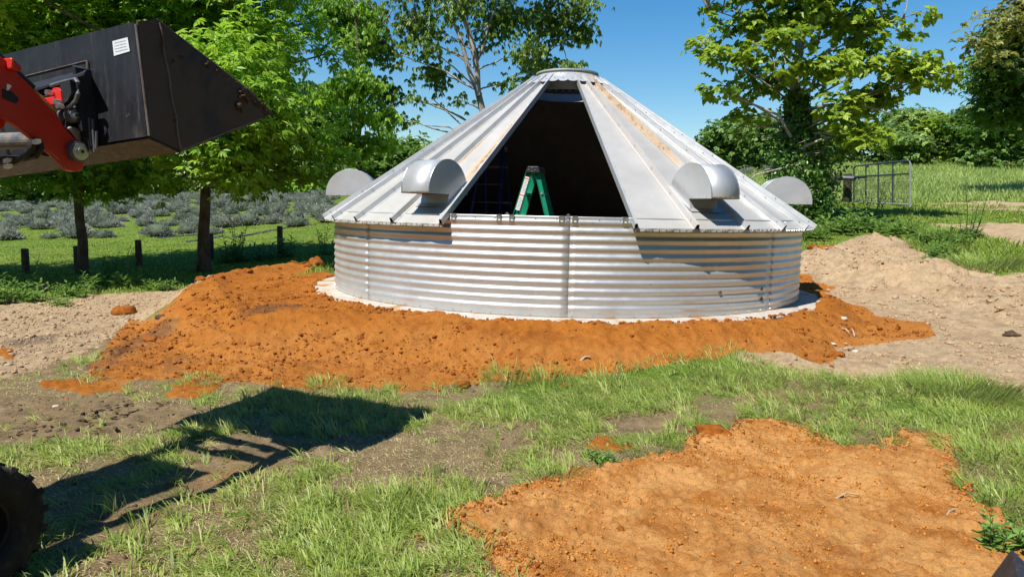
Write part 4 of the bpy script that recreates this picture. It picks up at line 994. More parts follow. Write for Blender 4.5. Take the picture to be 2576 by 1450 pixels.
# birches and the slender tree behind the bin
def birch(lbl, base, trunk, r0, r1, px_blobs, Y, n, extra=None, tint=.42, leafm='leafB', bark='bark2', nm='birch_tree', L=.16, W=.062, per=12, tw=260):
    bl = [(*ell(q[0], q[1], q[2], q[3], Y, q[4] if len(q) > 4 else 0, .6), 1) for q in px_blobs]
    return tree(nm, lbl, 'tree', base, trunk, r0, r1, bl, n, per, .34, L, W, M[leafm], M[bark], .9, tint, .32, tw, .6, .7, extra=extra, nup=.35)
YD = 21.
b_ = atY(1275, 570, YD); b_[2] = Hs(b_[0], b_[1])
X = lambda L_, Y: [pc(x, y, Y) for x, y in L_]
birch('tall pale-barked birch with forking stems rising behind the left roof slope', b_, [pc(1250, 430, YD), pc(1215, 310, YD), pc(1203, 200, YD), pc(1190, 110, YD), pc(1150, 0, YD), pc(1130, -120, YD)], .16, .05,
    [(1050, 60, 90, 60), (960, 120, 75, 50), (1090, 190, 65, 45, 1), (960, 230, 70, 40), (1250, 60, 80, 55, .5), (1330, 130, 60, 40, -.5), (1120, -40, 170, 70), (1010, 300, 40, 16), (1160, 20, 70, 40, -1), (1080, 120, 60, 30, -1), (930, 40, 70, 60, 1), (1290, 40, 70, 50, 1), (1200, -150, 200, 80), (1150, 250, 26, 20), (1040, 250, 30, 18, -1), (1290, 205, 50, 26), (1215, 110, 30, 18, .5)], YD, 1900,
    extra=[(X([(1207, 240), (1180, 180), (1160, 100), (1125, 20), (1100, -60)], YD-.1), .085, .03), (X([(1196, 160), (1215, 120), (1230, 60), (1260, -10)], YD+.1), .06, .02), (X([(1245, 400), (1195, 345), (1140, 295), (1090, 250)], YD-.2), .04, .012), (X([(1240, 400), (1190, 350), (1130, 320), (1060, 315)], YD-.4), .03, .008), (X([(1215, 290), (1240, 262), (1300, 245), (1330, 225)], YD), .035, .01), (X([(1185, 150), (1110, 120), (1040, 90)], YD), .03, .01), (X([(1209, 330), (1215, 390), (1170, 460), (1100, 430), (1060, 380)], YD-.5), .02, .006), (X([(1190, 340), (1160, 400), (1130, 420)], YD+.2), .012, .004), (X([(1170, 330), (1110, 390), (1140, 430)], YD), .012, .004)])
YD2 = 22.5
b_ = atY(1330, 570, YD2); b_[2] = Hs(b_[0], b_[1])
birch('leaning birch whose crown reaches over the bin cap', b_, [pc(1315, 380, YD2), pc(1310, 270, YD2), pc(1325, 200, YD2), pc(1350, 120, YD2), pc(1385, 0, YD2)], .13, .04,
    [(1390, 60, 80, 50), (1460, 20, 60, 30, -.5), (1350, 150, 50, 40, .5), (1330, 235, 55, 32), (1300, 290, 60, 28, -.5), (1390, 170, 45, 20), (1440, 160, 35, 12, -1), (1450, 90, 40, 26), (1380, -60, 140, 60), (1300, 340, 45, 25, .5), (1250, 330, 40, 20, 1), (1470, 70, 22, 22)], YD2, 1000,
    extra=[(X([(1330, 205), (1380, 190), (1440, 178), (1472, 170)], YD2-.2), .03, .006), (X([(1345, 135), (1400, 110), (1450, 90)], YD2), .03, .008)], tint=.40)
YD3 = 20.
b_ = atY(905, 600, YD3); b_[2] = Hs(b_[0], b_[1])
birch('slender bright-leaved tree standing between the shade tree and the birches', b_, [pc(906, 430, YD3), pc(905, 330, YD3), pc(908, 230, YD3), pc(900, 100, YD3), pc(890, 0, YD3)], .10, .03,
    [(905, 210, 60, 40), (900, 290, 50, 36, -.5), (860, 350, 60, 40), (960, 290, 40, 30, .4), (830, 240, 50, 36, .5), (900, 90, 60, 60, .5), (850, 20, 70, 50, .5), (960, 350, 36, 24), (900, 380, 60, 26, .3)], YD3, 800, tint=.55, leafm='leafA', bark='bark', nm='slender_tree', L=.18, W=.062, per=18, tw=120)

# E: tree beside the gate, trunk wrapped in creeper
b_ = pgf(2030, 575); YE = 17.; b_ = atY(2022, 560, YE); b_[2] = Hs(b_[0], b_[1])
E_bl = [ell(*q) for q in [(2010, 30, 150, 70, YE, 0), (1890, 60, 120, 65, YE, 0), (2150, 60, 140, 75, YE, .3), (1830, 150, 95, 45, YE, -.6), (1760, 120, 50, 30, YE, 0), (2060, 170, 150, 60, YE, -.8), (2210, 170, 110, 65, YE, 0), (2320, 190, 75, 42, YE, 0), (1930, 205, 90, 50, YE, .5), (1800, 225, 70, 26, YE, -.3), (2180, 255, 95, 50, YE, .6), (2110, 290, 80, 50, YE, -1.), (2160, 350, 60, 48, YE, -1.), (2210, 330, 40, 26, YE, -.5), (1900, 290, 50, 26, YE, 0), (1870, 320, 30, 16, YE, 0), (2000, -90, 260, 90, YE, 0), (2000, -220, 200, 90, YE, 0), (1780, 20, 40, 20, YE, 0), (2330, 30, 26, 14, YE, 0), (2380, 185, 36, 20, YE, 0), (1950, 100, 80, 40, YE, -1)]]
E_bl = [(c, s) for c, s in E_bl]
te = tree('tulip_tree', 'broad tree with yellow-green leaves and a creeper-wrapped trunk left of the gate', 'tree', b_, [pc(2015, 470, YE), pc(2008, 330, YE), pc(2000, 200, YE), pc(2014, 90, YE), pc(2020, -40, YE), pc(2020, -200, YE)], .21, .06, E_bl, 980, 18, .28, .18, .125, M['leafE'], M['bark2'], .35, .62, .22, 260, .6,
     extra=[(X([(1990, 345), (1960, 290), (1900, 265), (1830, 235), (1770, 222)], YE-.5), .04, .012), (X([(1995, 420), (1960, 425), (1900, 440), (1850, 480)], YE-.3), .03, .006), (X([(2040, 230), (2060, 160), (2090, 120)], YE), .05, .02), (X([(2010, 280), (2080, 265), (2160, 262), (2240, 285)], YE-.2), .05, .015), (X([(2020, 370), (2080, 345), (2160, 350)], YE-.5), .035, .01), (X([(1990, 430), (1930, 425), (1880, 450), (1790, 500)], YE-.2), .016, .004)])
# creeper on the trunk
n = 3600; t_ = rng.uniform(0, 1, n); py = 560-t_*330; pxx = np.interp(py, [200, 330, 470, 560], [2002, 2006, 2016, 2024]); a_ = rng.uniform(0, 2*PI, n)
rad_ = np.interp(py, [230, 300, 380, 450, 560], [.18, .34, .5, .78, .5])*rng.uniform(.45, 1, n)
P_ = np.array([atY(x, y, YE) for x, y in zip(pxx, py)])+np.stack([np.cos(a_)*rad_, np.sin(a_)*rad_, np.zeros(n)], -1)
P_[:, 0] += np.where((py > 330) & (rng.uniform(0, 1, n) < .35), rng.uniform(-.5, 1.0, n)*np.where(py > 420, .45, 1.), 0)
out = np.stack([np.cos(a_), np.sin(a_), np.full(n, .5)], -1)
V, Fc, ti = leafset(np.repeat(P_, 3, 0)+rng.normal(0, .05, (n*3, 3)), rng.normal(0, .6, (n*3, 3))-[0, 0, .8], np.repeat(out, 3, 0)+rng.normal(0, .35, (n*3, 3)), rng.uniform(.06, .12, n*3), rng.uniform(.05, .09, n*3), np.clip(rng.normal(.38, .2, n*3), 0, 1))
mesh('creeper', V, Fc, M['ivy'], te, attrs={'tint': ti}, kind='stuff')
vb = MB()
for i in range(46):
    a_ = rng.uniform(0, 6.28); r_ = rng.uniform(.2, .6); y0 = rng.uniform(380, 540); c0 = atY(2018, y0, YE)
    P_ = [c0+np.array([math.cos(a_+k*.5)*r_, math.sin(a_+k*.5)*r_, k*.14-.2])+rng.normal(0, .05, 3) for k in range(6)]; vb.tube(P_, .007, 4, False)
vb.build('vines', M['bark2'], te, kind='stuff')

# F: tree at the right edge, bronze-tipped above dark
YFt = 28.
b_ = atY(2720, 430, YFt); b_[2] = Hs(b_[0], b_[1])
F_bl = [ell(*q) for q in [(2540, 60, 80, 40, YFt, 0), (2470, 105, 46, 24, YFt, -1), (2600, 20, 90, 60, YFt, 1), (2700, 120, 160, 130, YFt, 2), (2500, 150, 40, 18, YFt, -.8)]]
tree('oak_tree', 'tall bronze-tipped tree at the right edge of the picture', 'tree', b_, [pc(2715, 300, YFt), pc(2700, 150, YFt), pc(2680, 0, YFt)], .25, .06, F_bl, 1300, 13, .5, .20, .11, M['leafR'], M['bark'], .4, .5, .4, 100)
F2 = [ell(*q) for q in [(2560, 170, 90, 70, YFt+1.5, 0), (2490, 205, 50, 36, YFt+1.5, 0), (2620, 260, 110, 70, YFt+2, 0), (2510, 270, 60, 45, YFt+2, 0), (2560, 90, 60, 40, YFt+2, 0), (2490, 150, 36, 24, YFt+2, 0)]]
b_ = atY(2680, 400, YFt+2); b_[2] = Hs(b_[0], b_[1])
tree('cherry_tree', 'dark blue-green tree under the bronze-tipped one at the right edge', 'tree', b_, [pc(2675, 300, YFt+2), pc(2650, 180, YFt+2)], .2, .06, F2, 2600, 18, .5, .20, .09, M['leafD'], M['bark'], .4, .55, .4, 80)

# bushes and far trees
def bush(name, label, px, py, rx, ry, Y, leafm, tint, n=420, L=None, cat='bush', group=None, lobes=6):
    c = atY(px, py, Y); s = Y/F; RX, RY = rx*s, ry*s; base = c.copy(); base[2] = float(Hb(np.array([c[0]]), np.array([c[1]]))[0])-.1
    bl = [(c, np.array([RX, RX*.8, RY])*.8)]
    for i in range(lobes):
        a_ = rng.uniform(0, 2*PI); e_ = rng.uniform(-.3, .9); bl.append((c+np.array([math.cos(a_)*RX*.7, math.sin(a_)*RX*.5, e_*RY*.7]), np.array([RX, RX, RY])*rng.uniform(.3, .5)))
    if base[2] < c[2]-RY: bl.append((np.array([c[0], c[1], (base[2]+c[2]-RY)/2+.2]), np.array([RX*.7, RX*.6, max((c[2]-base[2])/2, .3)])))
    L = L or .006*Y
    tr_ = [np.array([c[0], c[1], base[2]+(c[2]-base[2])*.6]), c+[0, 0, RY*.4]]
    return tree(name, label, cat, base, tr_, max(.05, RX*.05), .03, bl, n, 12, L*2.4, L, L*.55, M[leafm], M['bark'], .25, tint, .4, 14, .4, group=group)
DV = M['leafD']
# forest behind the left field
fr = [(-60, 260, 190, 230, 56, 'leafD', .35, 'dense dark tree filling the gap left of the bucket'), (170, 200, 180, 260, 60, 'leafD', .42, 'tall dark forest tree above the back of the bucket'), (390, 230, 170, 240, 58, 'leafD', .30, 'tall dark forest tree directly behind the grey trunk'),
      (590, 240, 150, 220, 62, 'leafM', .32, 'mid green forest tree right of the grey trunk'), (760, 330, 110, 130, 64, 'leafD', .45, 'lower dark forest tree beside the slender tree'), (-350, 250, 250, 260, 58, 'leafD', .4, 'forest tree outside the left edge of the field')]
for px, py, rx, ry, Y, lm, ti_, lb_ in fr: bush('forest_tree', lb_, px, py, rx, ry, Y, lm, ti_, 950, .52, 'tree', lobes=10)
lo = [(30, 470, 80, 36, 46, 'leafM', .45, 'rounded green bush at the left end of the field edge'), (130, 462, 60, 40, 47, 'leafD', .5, 'dark bush at the field edge beneath the bucket'), (275, 478, 48, 26, 44, 'leafA', .5, 'yellow-green bush just right of the leaning trunk'), (410, 468, 70, 34, 50, 'leafD', .5, 'dark bush at the field edge between the two trunks'),
      (600, 455, 80, 36, 52, 'leafM', .4, 'pale green bush right of the grey trunk at the field edge'), (720, 440, 70, 40, 56, 'leafD', .5, 'dark bush beyond the lavender rows'), (810, 448, 50, 34, 52, 'leafM', .55, 'bright bush just left of the leftmost roof vent'), (770, 470, 28, 14, 46, 'leafA', .6, 'small bright shrub at the end of the lavender rows'),
      (900, 420, 60, 42, 60, 'leafD', .55, 'dark bush rising over the leftmost roof vent'), (1000, 385, 70, 50, 64, 'leafD', .5, 'dark leafy bush left of the roof edge under the birch'), (1070, 400, 50, 46, 70, 'leafM', .45, 'distant rounded tree at the left roof edge'), (955, 400, 50, 44, 62, 'leafD', .6, 'dark small tree under the slender tree')]
for px, py, rx, ry, Y, lm, ti_, lb_ in lo: bush('field_edge_bush', lb_, px, py, rx, ry, Y, lm, ti_, 420)
ro = [(1835, 345, 55, 40, 62, 'leafD', .55, 'dark rounded bush at the left end of the right-hand hedge'), (1910, 350, 60, 45, 60, 'leafM', .25, 'grey-green bush against the sky left of the tulip tree'), (1880, 318, 30, 26, 66, 'leafD', .5, 'small dark treetop above the hedge left of the tulip tree'), (1975, 375, 50, 34, 58, 'leafM', .25, 'grey-green bush just left of the creeper trunk'),
      (2060, 355, 50, 40, 62, 'leafD', .5, 'dark hedge bush seen through the tulip tree'), (2130, 350, 55, 42, 64, 'leafD', .45, 'dark green bush behind the gate'), (2225, 350, 55, 36, 60, 'leafM', .3, 'grey-green bush above the right end of the gate'), (2268, 302, 26, 20, 78, 'leafD', .4, 'small dark treetop standing above the hedge'),
      (2320, 320, 50, 50, 60, 'leafM', .55, 'yellow-green bush in the middle of the right-hand hedge'), (2385, 325, 55, 55, 58, 'leafE', .5, 'olive bush right of the yellow-green one'), (2440, 330, 50, 52, 54, 'leafD', .35, 'brownish dark bush in the right-hand hedge'), (2500, 335, 60, 45, 50, 'leafD', .5, 'dense dark bush below the right-edge tree'),
      (2560, 340, 60, 44, 56, 'leafM', .55, 'pale blossoming bush at the right edge'), (2480, 348, 55, 38, 55, 'leafD', .5, 'dark green bush left of the pale blossoming one'), (2590, 290, 70, 70, 54, 'leafD', .5, 'tall dark bush right of the pale blossoming one'), (2640, 320, 80, 80, 48, 'leafD', .4, 'dark bush cut by the right edge'), (1785, 372, 22, 18, 64, 'leafD', .5, 'lowest bush touching the right roof slope'), (2290, 362, 60, 18, 56, 'leafM', .4, 'low scrub at the foot of the hedge')]
for px, py, rx, ry, Y, lm, ti_, lb_ in ro: bush('hedge_bush', lb_, px, py, rx, ry, Y, lm, ti_, 420)

# ------------------------------------------------------------------ lavender field
def lav_mesh(k):
    r2 = np.random.default_rng(50+k); n = 900
    a = r2.uniform(0, 2*PI, n); e = np.arccos(r2.uniform(.02, 1, n)); d = np.stack([np.cos(a)*np.sin(e), np.sin(a)*np.sin(e), np.cos(e)*.9], -1)
    C = d*r2.uniform(.12, .30, (n, 1))*[1, 1, .9]+[0, 0, .04]
    lum = 1+.2*np.sin(a*3+k)
    C = C*lum[:, None]; D = d+r2.normal(0, .22, (n, 3))+[0, 0, .35]; Nn = r2.normal(0, 1, (n, 3))
    V, Fc, ti = leafset(C, D, Nn, r2.uniform(.07, .14, n), r2.uniform(.016, .030, n), np.clip(r2.normal([.30, .42, .55, .48, .68][k], .2, n), 0, 1))
    # inner core so that the grass does not shine through
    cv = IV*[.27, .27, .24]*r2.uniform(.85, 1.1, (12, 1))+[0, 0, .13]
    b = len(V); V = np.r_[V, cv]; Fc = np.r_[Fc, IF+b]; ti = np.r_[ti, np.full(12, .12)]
    return V, Fc, ti
lav_me = []
for k in range(5):
    V, Fc, ti = lav_mesh(k); o = mesh('lavender_bush', V, Fc, M['lav'], attrs={'tint': ti}); lav_me.append(o.data); bpy.data.objects.remove(o)
rows_w = []
NR = 12
names = ['nearest', 'second', 'third', 'fourth', 'fifth', 'sixth', 'seventh', 'eighth', 'ninth', 'tenth', 'eleventh', 'farthest']
nl = 0
ORD = 'first second third fourth fifth sixth seventh eighth ninth tenth eleventh twelfth thirteenth fourteenth fifteenth sixteenth seventeenth eighteenth nineteenth twentieth twenty-first twenty-second twenty-third twenty-fourth twenty-fifth twenty-sixth twenty-seventh twenty-eighth twenty-ninth thirtieth thirty-first thirty-second thirty-third thirty-fourth thirty-fifth'.split()
for i in range(NR):
    cnt = 0
    y0 = 600-i*12.2+i*i*.40
    # rows climb to the right as in the photograph
    pA = pg(-40, y0+2-.5*i); pB = pg(875, y0-40+i*2.2)
    Lr = np.hypot(*(pB-pA)[:2]); m = int(Lr/(.90+.03*i))
    for j in range(m):
        f = (j+rng.uniform(-.22, .22))/m
        if rng.uniform() < (.24 if i < 2 else .05): continue
        p = pA+(pB-pA)*f; x_, y_ = p[0]+rng.normal(0, .08), p[1]+rng.normal(0, .22)
        o = bpy.data.objects.new('lavender_bush', lav_me[rng.integers(5)]); COL.objects.link(o)
        s = rng.uniform(1.0, 1.6) if rng.uniform() < .85 else rng.uniform(.6, .95); o.scale = (s*rng.uniform(.95, 1.35), s*1.1, s*rng.uniform(.7, 1.05)); o.rotation_euler = (0, 0, rng.uniform(0, 6.28)); o.location = (x_, y_, Hs(x_, y_)-.03)
        tag(o, '%s grey-green lavender bush from the left in the %s row from the fence' % (ORD[cnt], names[i]), 'lavender bush', 'lavender bushes in rows on the left field'); nl += 1; cnt += 1
for px, py, Y, lb_ in [(1905, 425, 40, 'middle'), (1935, 432, 36, 'lower right'), (1950, 415, 42, 'upper right'), (1880, 440, 33, 'lowest'), (1915, 415, 44, 'upper middle'), (1960, 428, 34, 'rightmost'), (1965, 398, 50, 'topmost'), (1860, 402, 55, 'lone leftmost')]:
    p = pg(px, py); o = bpy.data.objects.new('lavender_bush', lav_me[rng.integers(5)]); COL.objects.link(o); o.location = (p[0], p[1], Hs(p[0], p[1])); o.scale = (1.7,)*3
    tag(o, lb_+' lavender bush of the few on the slope above the rightmost vent', 'lavender bush', 'lavender bushes on the right-hand slope')
for (x0, y0), (x1, y1), lb_ in [((388, 600), (500, 590), 'strip of dark mulch film in the grass below the middle lavender row'), ((470, 608), (560, 595), 'strip of dark mulch film just left of the grey trunk'), ((590, 598), (720, 575), 'long strip of dark mulch film right of the grey trunk'), ((120, 600), (180, 594), 'short bluish strip of mulch film at the left of the field')]:
    a_ = pg(x0, y0); c_ = pg(x1, y1); t_ = np.linspace(0, 1, 30)[:, None]; P_ = a_+(c_-a_)*t_; w_ = unit(np.cross(c_-a_, Zv))*.16
    L1 = P_+w_*(1+.3*rng.normal(0, 1, (30, 1))); L2 = P_-w_*(1+.3*rng.normal(0, 1, (30, 1)))
    for Q_ in (L1, L2): Q_[:, 2] = H(Q_[:, 0], Q_[:, 1])+.025
    MB().grid(np.stack([L1, L2])).build('mulch_film', M['plastic'], loc=a_, label=lb_, cat='mulch film')

# ------------------------------------------------------------------ left fence
fp = [(66, 690, 625, 'one'), (197, 690, 618, 'two'), (350, 668, 603, 'three'), (531, 652, 588, 'four'), (705, 640, 568, 'five')]
pts = []
for px, pb_, pt_, _ in fp:
    p = pgf(px, pb_); pts.append((p, atY(px, pt_, p[1])[2]-p[2]))
ft = thing('field_fence', 'low wire fence on dark wooden posts along the lavender field', 'fence', pts[2][0])
for p, h in pts:
    P_ = [p-[0, 0, .3], p+[0, 0, h*.5], p+[0, 0, h]]; o = MB().tube(P_, [.085, .08, .075], 9).build('fence_post', M['wpost'], ft)
wr = MB(); L_ = [pts[0][0]+(pts[0][0]-pts[1][0])*1.5]+[p for p, h in pts]+[pts[-1][0]+(pts[-1][0]-pts[-2][0])*1.6]
for k in range(5):
    for a_, c_ in zip(L_[:-1], L_[1:]):
        z_ = .12+k*.17; m_ = (a_+c_)/2; wr.tube([a_+[0, 0, z_], m_+[0, 0, z_-.02], c_+[0, 0, z_]], .0022, 3, False)
wr.build('wire_strands', M['wire'], ft, kind='stuff')

# ------------------------------------------------------------------ gate, post, rail, control boxes, solar panel
gT = [atY(2148, 418, 24.0), atY(2290, 403, 20.6)]; gB = [atY(2148, 508, 24.0), atY(2290, 517, 20.6)]
gt = thing('farm_gate', 'open tubular steel gate with wire mesh at the edge of the meadow', 'gate', gB[0])
def gp(u, v): return (gB[0]*(1-u)+gB[1]*u)*(1-v)+(gT[0]*(1-u)+gT[1]*u)*v
c_ = [gp(0, .03), gp(0, .93), gp(.02, .98), gp(.06, 1), gp(.5, 1), gp(.95, 1), gp(.985, .98), gp(1, .93)]
MB().tube(c_, .028, 8).build('gate_frame', M['gate'], gt)
MB().tube([gp(1, .94), gp(1, .5), gp(1, -.04)], .030, 8).build('gate_stile', M['gatepale'], gt)
MB().tube([gp(0, .02), gp(.5, .02), gp(1, .02)], .026, 8).build('bottom_rail', M['gatepale'], gt)
MB().tube([gp(0, .71), gp(1, .71)], .024, 8).build('middle_rail', M['gate'], gt)
for u in (.24, .47, .72): MB().tube([gp(u, .02), gp(u, 1)], .024, 8).build('upright', M['gate'], gt)
wm = MB()
for u in np.linspace(.01, .99, 66): wm.tube([gp(u, .02), gp(u, .70)], .0035, 3, False)
for v in np.linspace(.06, .68, 9): wm.tube([gp(0, v), gp(1, v)], .0035, 3, False)
wm.build('wire_mesh', M['wire'], gt, kind='stuff')
pb_ = atY(2131, 512, 23.9); pb_[2] = Hs(pb_[0], pb_[1])-.2; pt_ = atY(2133, 437, 23.9)
pt = thing('gate_post', 'thick dark post at the hinge end of the steel gate', 'post', pb_)
MB().tube([pb_, pt_], [.14, .13], 10).build('post', M['post'], pt)
r0_ = atY(2050, 448, 24.4); r1_ = atY(2128, 447, 23.9); MB().cyl(r0_, r1_, .09, 9).build('rail', M['post'], pt)
rb_ = atY(2052, 520, 24.4); rb_[2] = Hs(rb_[0], rb_[1])-.2; MB().cyl(rb_, r0_+[0, 0, .12], .10, 9).build('brace_post', M['post'], pt)
oa = MB().tube([atY(2120, 447, 23.6), atY(2150, 448, 23.4), atY(2152, 447, 23.3)], [.09, .09, .05], 10).build('gate_opener', M['gate'], pt)
MB().cyl(atY(2150, 447, 23.3), atY(2176, 446, 22.9), .03, 8).build('opener_rod', M['hose'], pt)
for x_, y_, w_, h_, lb_ in ((2063, 462, .17, .21, 'larger black control box hanging left on the gate rail'), (2099, 457, .18, .13, 'smaller control box with a pale label hanging nearer the gate post')):
    c_ = atY(x_, y_, 24.0); bt = thing('control_box', lb_, 'control box', c_)
    bevel(MB().box(c_, np.eye(3), (w_, .09, h_)).build('housing', M['ladcap'], bt), .02)
    MB().box(c_+[0, -.095, .02], np.eye(3), (w_*.8, .006, h_*.55)).build('door', M['hose'], bt)
    if w_ > .17: MB().box(c_+[.02, -.103, .02], np.eye(3), (w_*.6, .002, h_*.3)).build('sticker', M['alu'], bt)
# wires left of the brace post
fw = thing('wire_fence', 'thin wire fence running left from the gate brace post', 'fence', rb_)
wr = MB(); e_ = atY(1980, 500, 27); e_[2] = Hs(e_[0], e_[1])
for k in range(6): wr.tube([rb_+[0, 0, .35+k*.2], (rb_+e_)/2+[0, 0, .25+k*.2], e_+[0, 0, .15+k*.2]], .004, 3, False)
for k in range(6): wr.tube([atY(2052, 520-k*11, 24.3), atY(2128, 512-k*10, 23.8)], .004, 3, False)
wr.build('wires', M['wire'], fw, kind='stuff'); MB().cyl(e_-[0, 0, .2], e_+[0, 0, 1.25], .06, 8).build('fence_post', M['post'], fw)
c_ = atY(1965, 411, 30); st = thing('solar_light', 'small dark tilted solar panel on a thin stake on the slope', 'solar panel', [c_[0], c_[1], Hs(c_[0], c_[1])])
b = MB(); b.box(c_, (unit(np.array([1, .2, .45])), unit(np.array([-.2, 1, .7])), unit(np.array([-.35, -.7, 1]))), (.26, .19, .02)); b.build('panel', M['ladcap'], st)
MB().cyl(np.array([c_[0], c_[1], Hs(c_[0], c_[1])-.1]), c_-[0, 0, .02], .03, 8).build('stake', M['post'], st)

# ------------------------------------------------------------------ weeds and tussocks
def weed_parts(r2, n_st, h, L, W, spread):
    C = []; D = []; Nn = []; Ls = []; sb_ = MB()
    for s in range(n_st):
        a = r2.uniform(0, 2*PI); r = r2.uniform(0, spread); lean = r2.uniform(.0, .35); hh_ = h*r2.uniform(.5, 1.1)
        b0 = np.array([math.cos(a)*r, math.sin(a)*r, -.02]); tip = b0+np.array([math.cos(a)*lean*hh_, math.sin(a)*lean*hh_, hh_])
        sb_.tube([b0, (b0+tip)/2+r2.normal(0, .015, 3), tip], [.006, .005, .003], 4, False)
        m = int(7+hh_*16)
        for j in range(m):
            f = (j+.5)/m; p = b0+(tip-b0)*f; q = j*2.4+r2.uniform(0, .5); up = .2+.6*f
            C.append(p); D.append([math.cos(q), math.sin(q), up-.15]); Nn.append([-.3*math.cos(q), -.3*math.sin(q), 1]); Ls.append(L*(1.1-.65*f)*r2.uniform(.7, 1.2))
    return np.array(C), np.array(D), np.array(Nn), np.array(Ls), sb_
weed_src = []
for k, (ns, h, L, W, sp_) in enumerate([(10, .46, .20, .36, .20), (7, .70, .16, .30, .16), (15, .30, .20, .38, .30)]):
    r2 = np.random.default_rng(90+k); C, D, Nn, Ls, sb_ = weed_parts(r2, ns, h, L, W, sp_)
    V, Fc, ti = leafset(C, D, Nn, Ls, Ls*W, np.clip(r2.normal(.5, .2, len(C)), 0, 1), .18)
    t = thing('weed', 'x', 'weed', (0, 0, -50), 'leafy weeds growing at the edge of the dug soil')
    mesh('leaves', V+[0, 0, -50], Fc, M['weed'], t, attrs={'tint': ti}, kind='stuff'); sb_.V = [(a, b2, c-50) for a, b2, c in sb_.V]; sb_.build('stems', M['weed'], t, kind='stuff'); weed_src.append(t)
W_at = [(35, 752, 2, 1.2, 'pale leafy weed clump at the far left beside the dark clod'), (60, 735, 1, 1.0, 'tall single-stemmed weed at the far left'), (10, 765, 0, 1.1, 'leafy weed clump cut by the left edge'), (95, 758, 2, .8, 'low weed just left of the dark clod'), (180, 748, 2, 1.0, 'low spreading weed right of the dark clod'), (215, 735, 0, .9, 'weed clump at the edge of the shade left of the tall weeds'), (250, 725, 2, 1.2, 'broad weed clump between the trunk and the tall weeds'), (285, 715, 1, 1.1, 'tallest leafy weed near the third fence post'), (310, 705, 1, .9, 'tall weed just right of the tallest one'), (270, 700, 0, 1.0, 'weed behind the tallest one'), (340, 722, 2, 1.0, 'low weed at the toe of the shade near the mound'), (400, 730, 2, .8, 'low weed left of the mound edge'), (380, 712, 0, .9, 'weed beneath the third fence post'), (155, 770, 2, .6, 'little weed on the sandy strip'), (590, 655, 1, 1.6, 'dark tall weed right of the grey trunk'), (570, 665, 0, 1.3, 'weed at the foot of the grey trunk, right side'), (610, 662, 0, 1.3, 'dark weed clump behind the top of the mound'), (820, 640, 1, 1.4, 'thin weed against the left wall of the bin'), (500, 690, 0, .9, 'weed at the foot of the grey trunk, left side'), (730, 645, 0, 1.4, 'weed in the shade right of the last fence post'), (660, 655, 2, 1.5, 'low dark weeds behind the mound crest'),
    (2060, 575, 0, 1.3, 'weed clump right of the bin roof edge'), (2110, 585, 2, 1.5, 'bright low weed in front of the gate post'), (2160, 580, 0, 1.4, 'leafy weed clump in front of the gate'), (2210, 585, 2, 1.5, 'bright yellow-green weed below the gate'), (2250, 592, 2, 1.3, 'low weed right of the yellow-green one'), (2290, 600, 0, 1.1, 'weed clump above the sandy bank'), (2040, 600, 2, 1.3, 'weed clump at the right wall of the bin'), (2330, 612, 2, 1.2, 'low weed beside the pale track'), (2365, 640, 2, 1.1, 'weed clump on the grass tongue'), (2435, 600, 1, 1.5, 'single tall weed standing against the pale track'), (2400, 615, 2, 1.0, 'low weed left of the single tall one'), (2180, 560, 1, 1.4, 'tall weed close under the gate'), (2100, 555, 1, 1.5, 'tall weed by the foot of the gate post'), (2350, 655, 0, .8, 'weed on the right of the sandy pile'),
    (1508, 1168, 2, .42, 'bright broad-leaved weed beside the foreground dirt patch'), (2565, 1380, 2, .55, 'weed with pale leaves at the lower right edge')]
for px, py, k, s, lb_ in W_at:
    p = pgf(px, py); o = dup(weed_src[k], (p[0], p[1], p[2]-.01), rng.uniform(0, 6.28), s*rng.uniform(.9, 1.1), lb_)
for t in weed_src:
    for c_ in list(t.children): bpy.data.objects.remove(c_)
    bpy.data.objects.remove(t)

# ------------------------------------------------------------------ grass
def gdens(x, y):
    om, op, ob, sand, mud = masks(x, y); d = (1-np.clip(om+op+ob, 0, 1))*(1-sand)*(1-.93*mud)
    return d
def add_grass(name, n, r0, r1, a0, a1, h, w, lean, mat, tint, dens=None, pw=0, **k):
    x, y = sector(n, r0, r1, a0, a1, pw); d = gdens(x, y)
    rb = np.hypot(x-BX, y-BY); d = np.where(rb < 4.1, 0, d)
    if dens is not None: d = d*dens(x, y)
    keep = rng.uniform(0, 1, n) < d; x, y = x[keep], y[keep]; m = len(x)
    P = np.stack([x, y, H(x, y)-.005], -1)
    hv = h(x, y, m) if callable(h) else rng.uniform(*h, m); 
    V, Fc, ti = blades(P, hv, rng.uniform(*w, m)*np.clip(np.hypot(x, y)/6, .8, 4), rng.uniform(*lean, m), np.clip(tint(x, y, m), 0, 1))
    return mesh(name, V, Fc, mat, attrs={'tint': ti}, kind='stuff', **k)
def patch(x, y): return sst(-.15, .35, fbm(x, y, .8, 4, 61)+.3*fbm(x, y, .25, 2, 62)+.02+.15*lush0(x, y))
lush0 = lambda x, y: sst(5., 5.7, y)*sst(-.5, .5, x)+sst(2.6, 3.2, x)
lush = lambda x, y: sst(5.0, 5.7, y)*sst(-1.2, -.2, x)+sst(2.6, 3.2, x)+sst(.0, .8, x)*sst(4.6, 5.2, y)+.25*(y < 4)
lf = lambda x, y: np.clip(lush(x, y), 0, 1)
add_grass('lawn_grass', 90000, 2.3, 8.6, -40, 42, lambda x, y, m: rng.uniform(.012, .045, m)*(.6+.6*patch(x, y)), (.004, .008), (.5, 1.1), M['grass'],
    lambda x, y, m: rng.normal(.40, .18, m)+.2*fbm(x, y, .8, 3, 66)+.12-.12*lf(x, y), lambda x, y: .10+.90*patch(x, y)*(.45+.55*lf(x, y)), label='trampled green lawn around the dirt in the foreground', cat='grass')
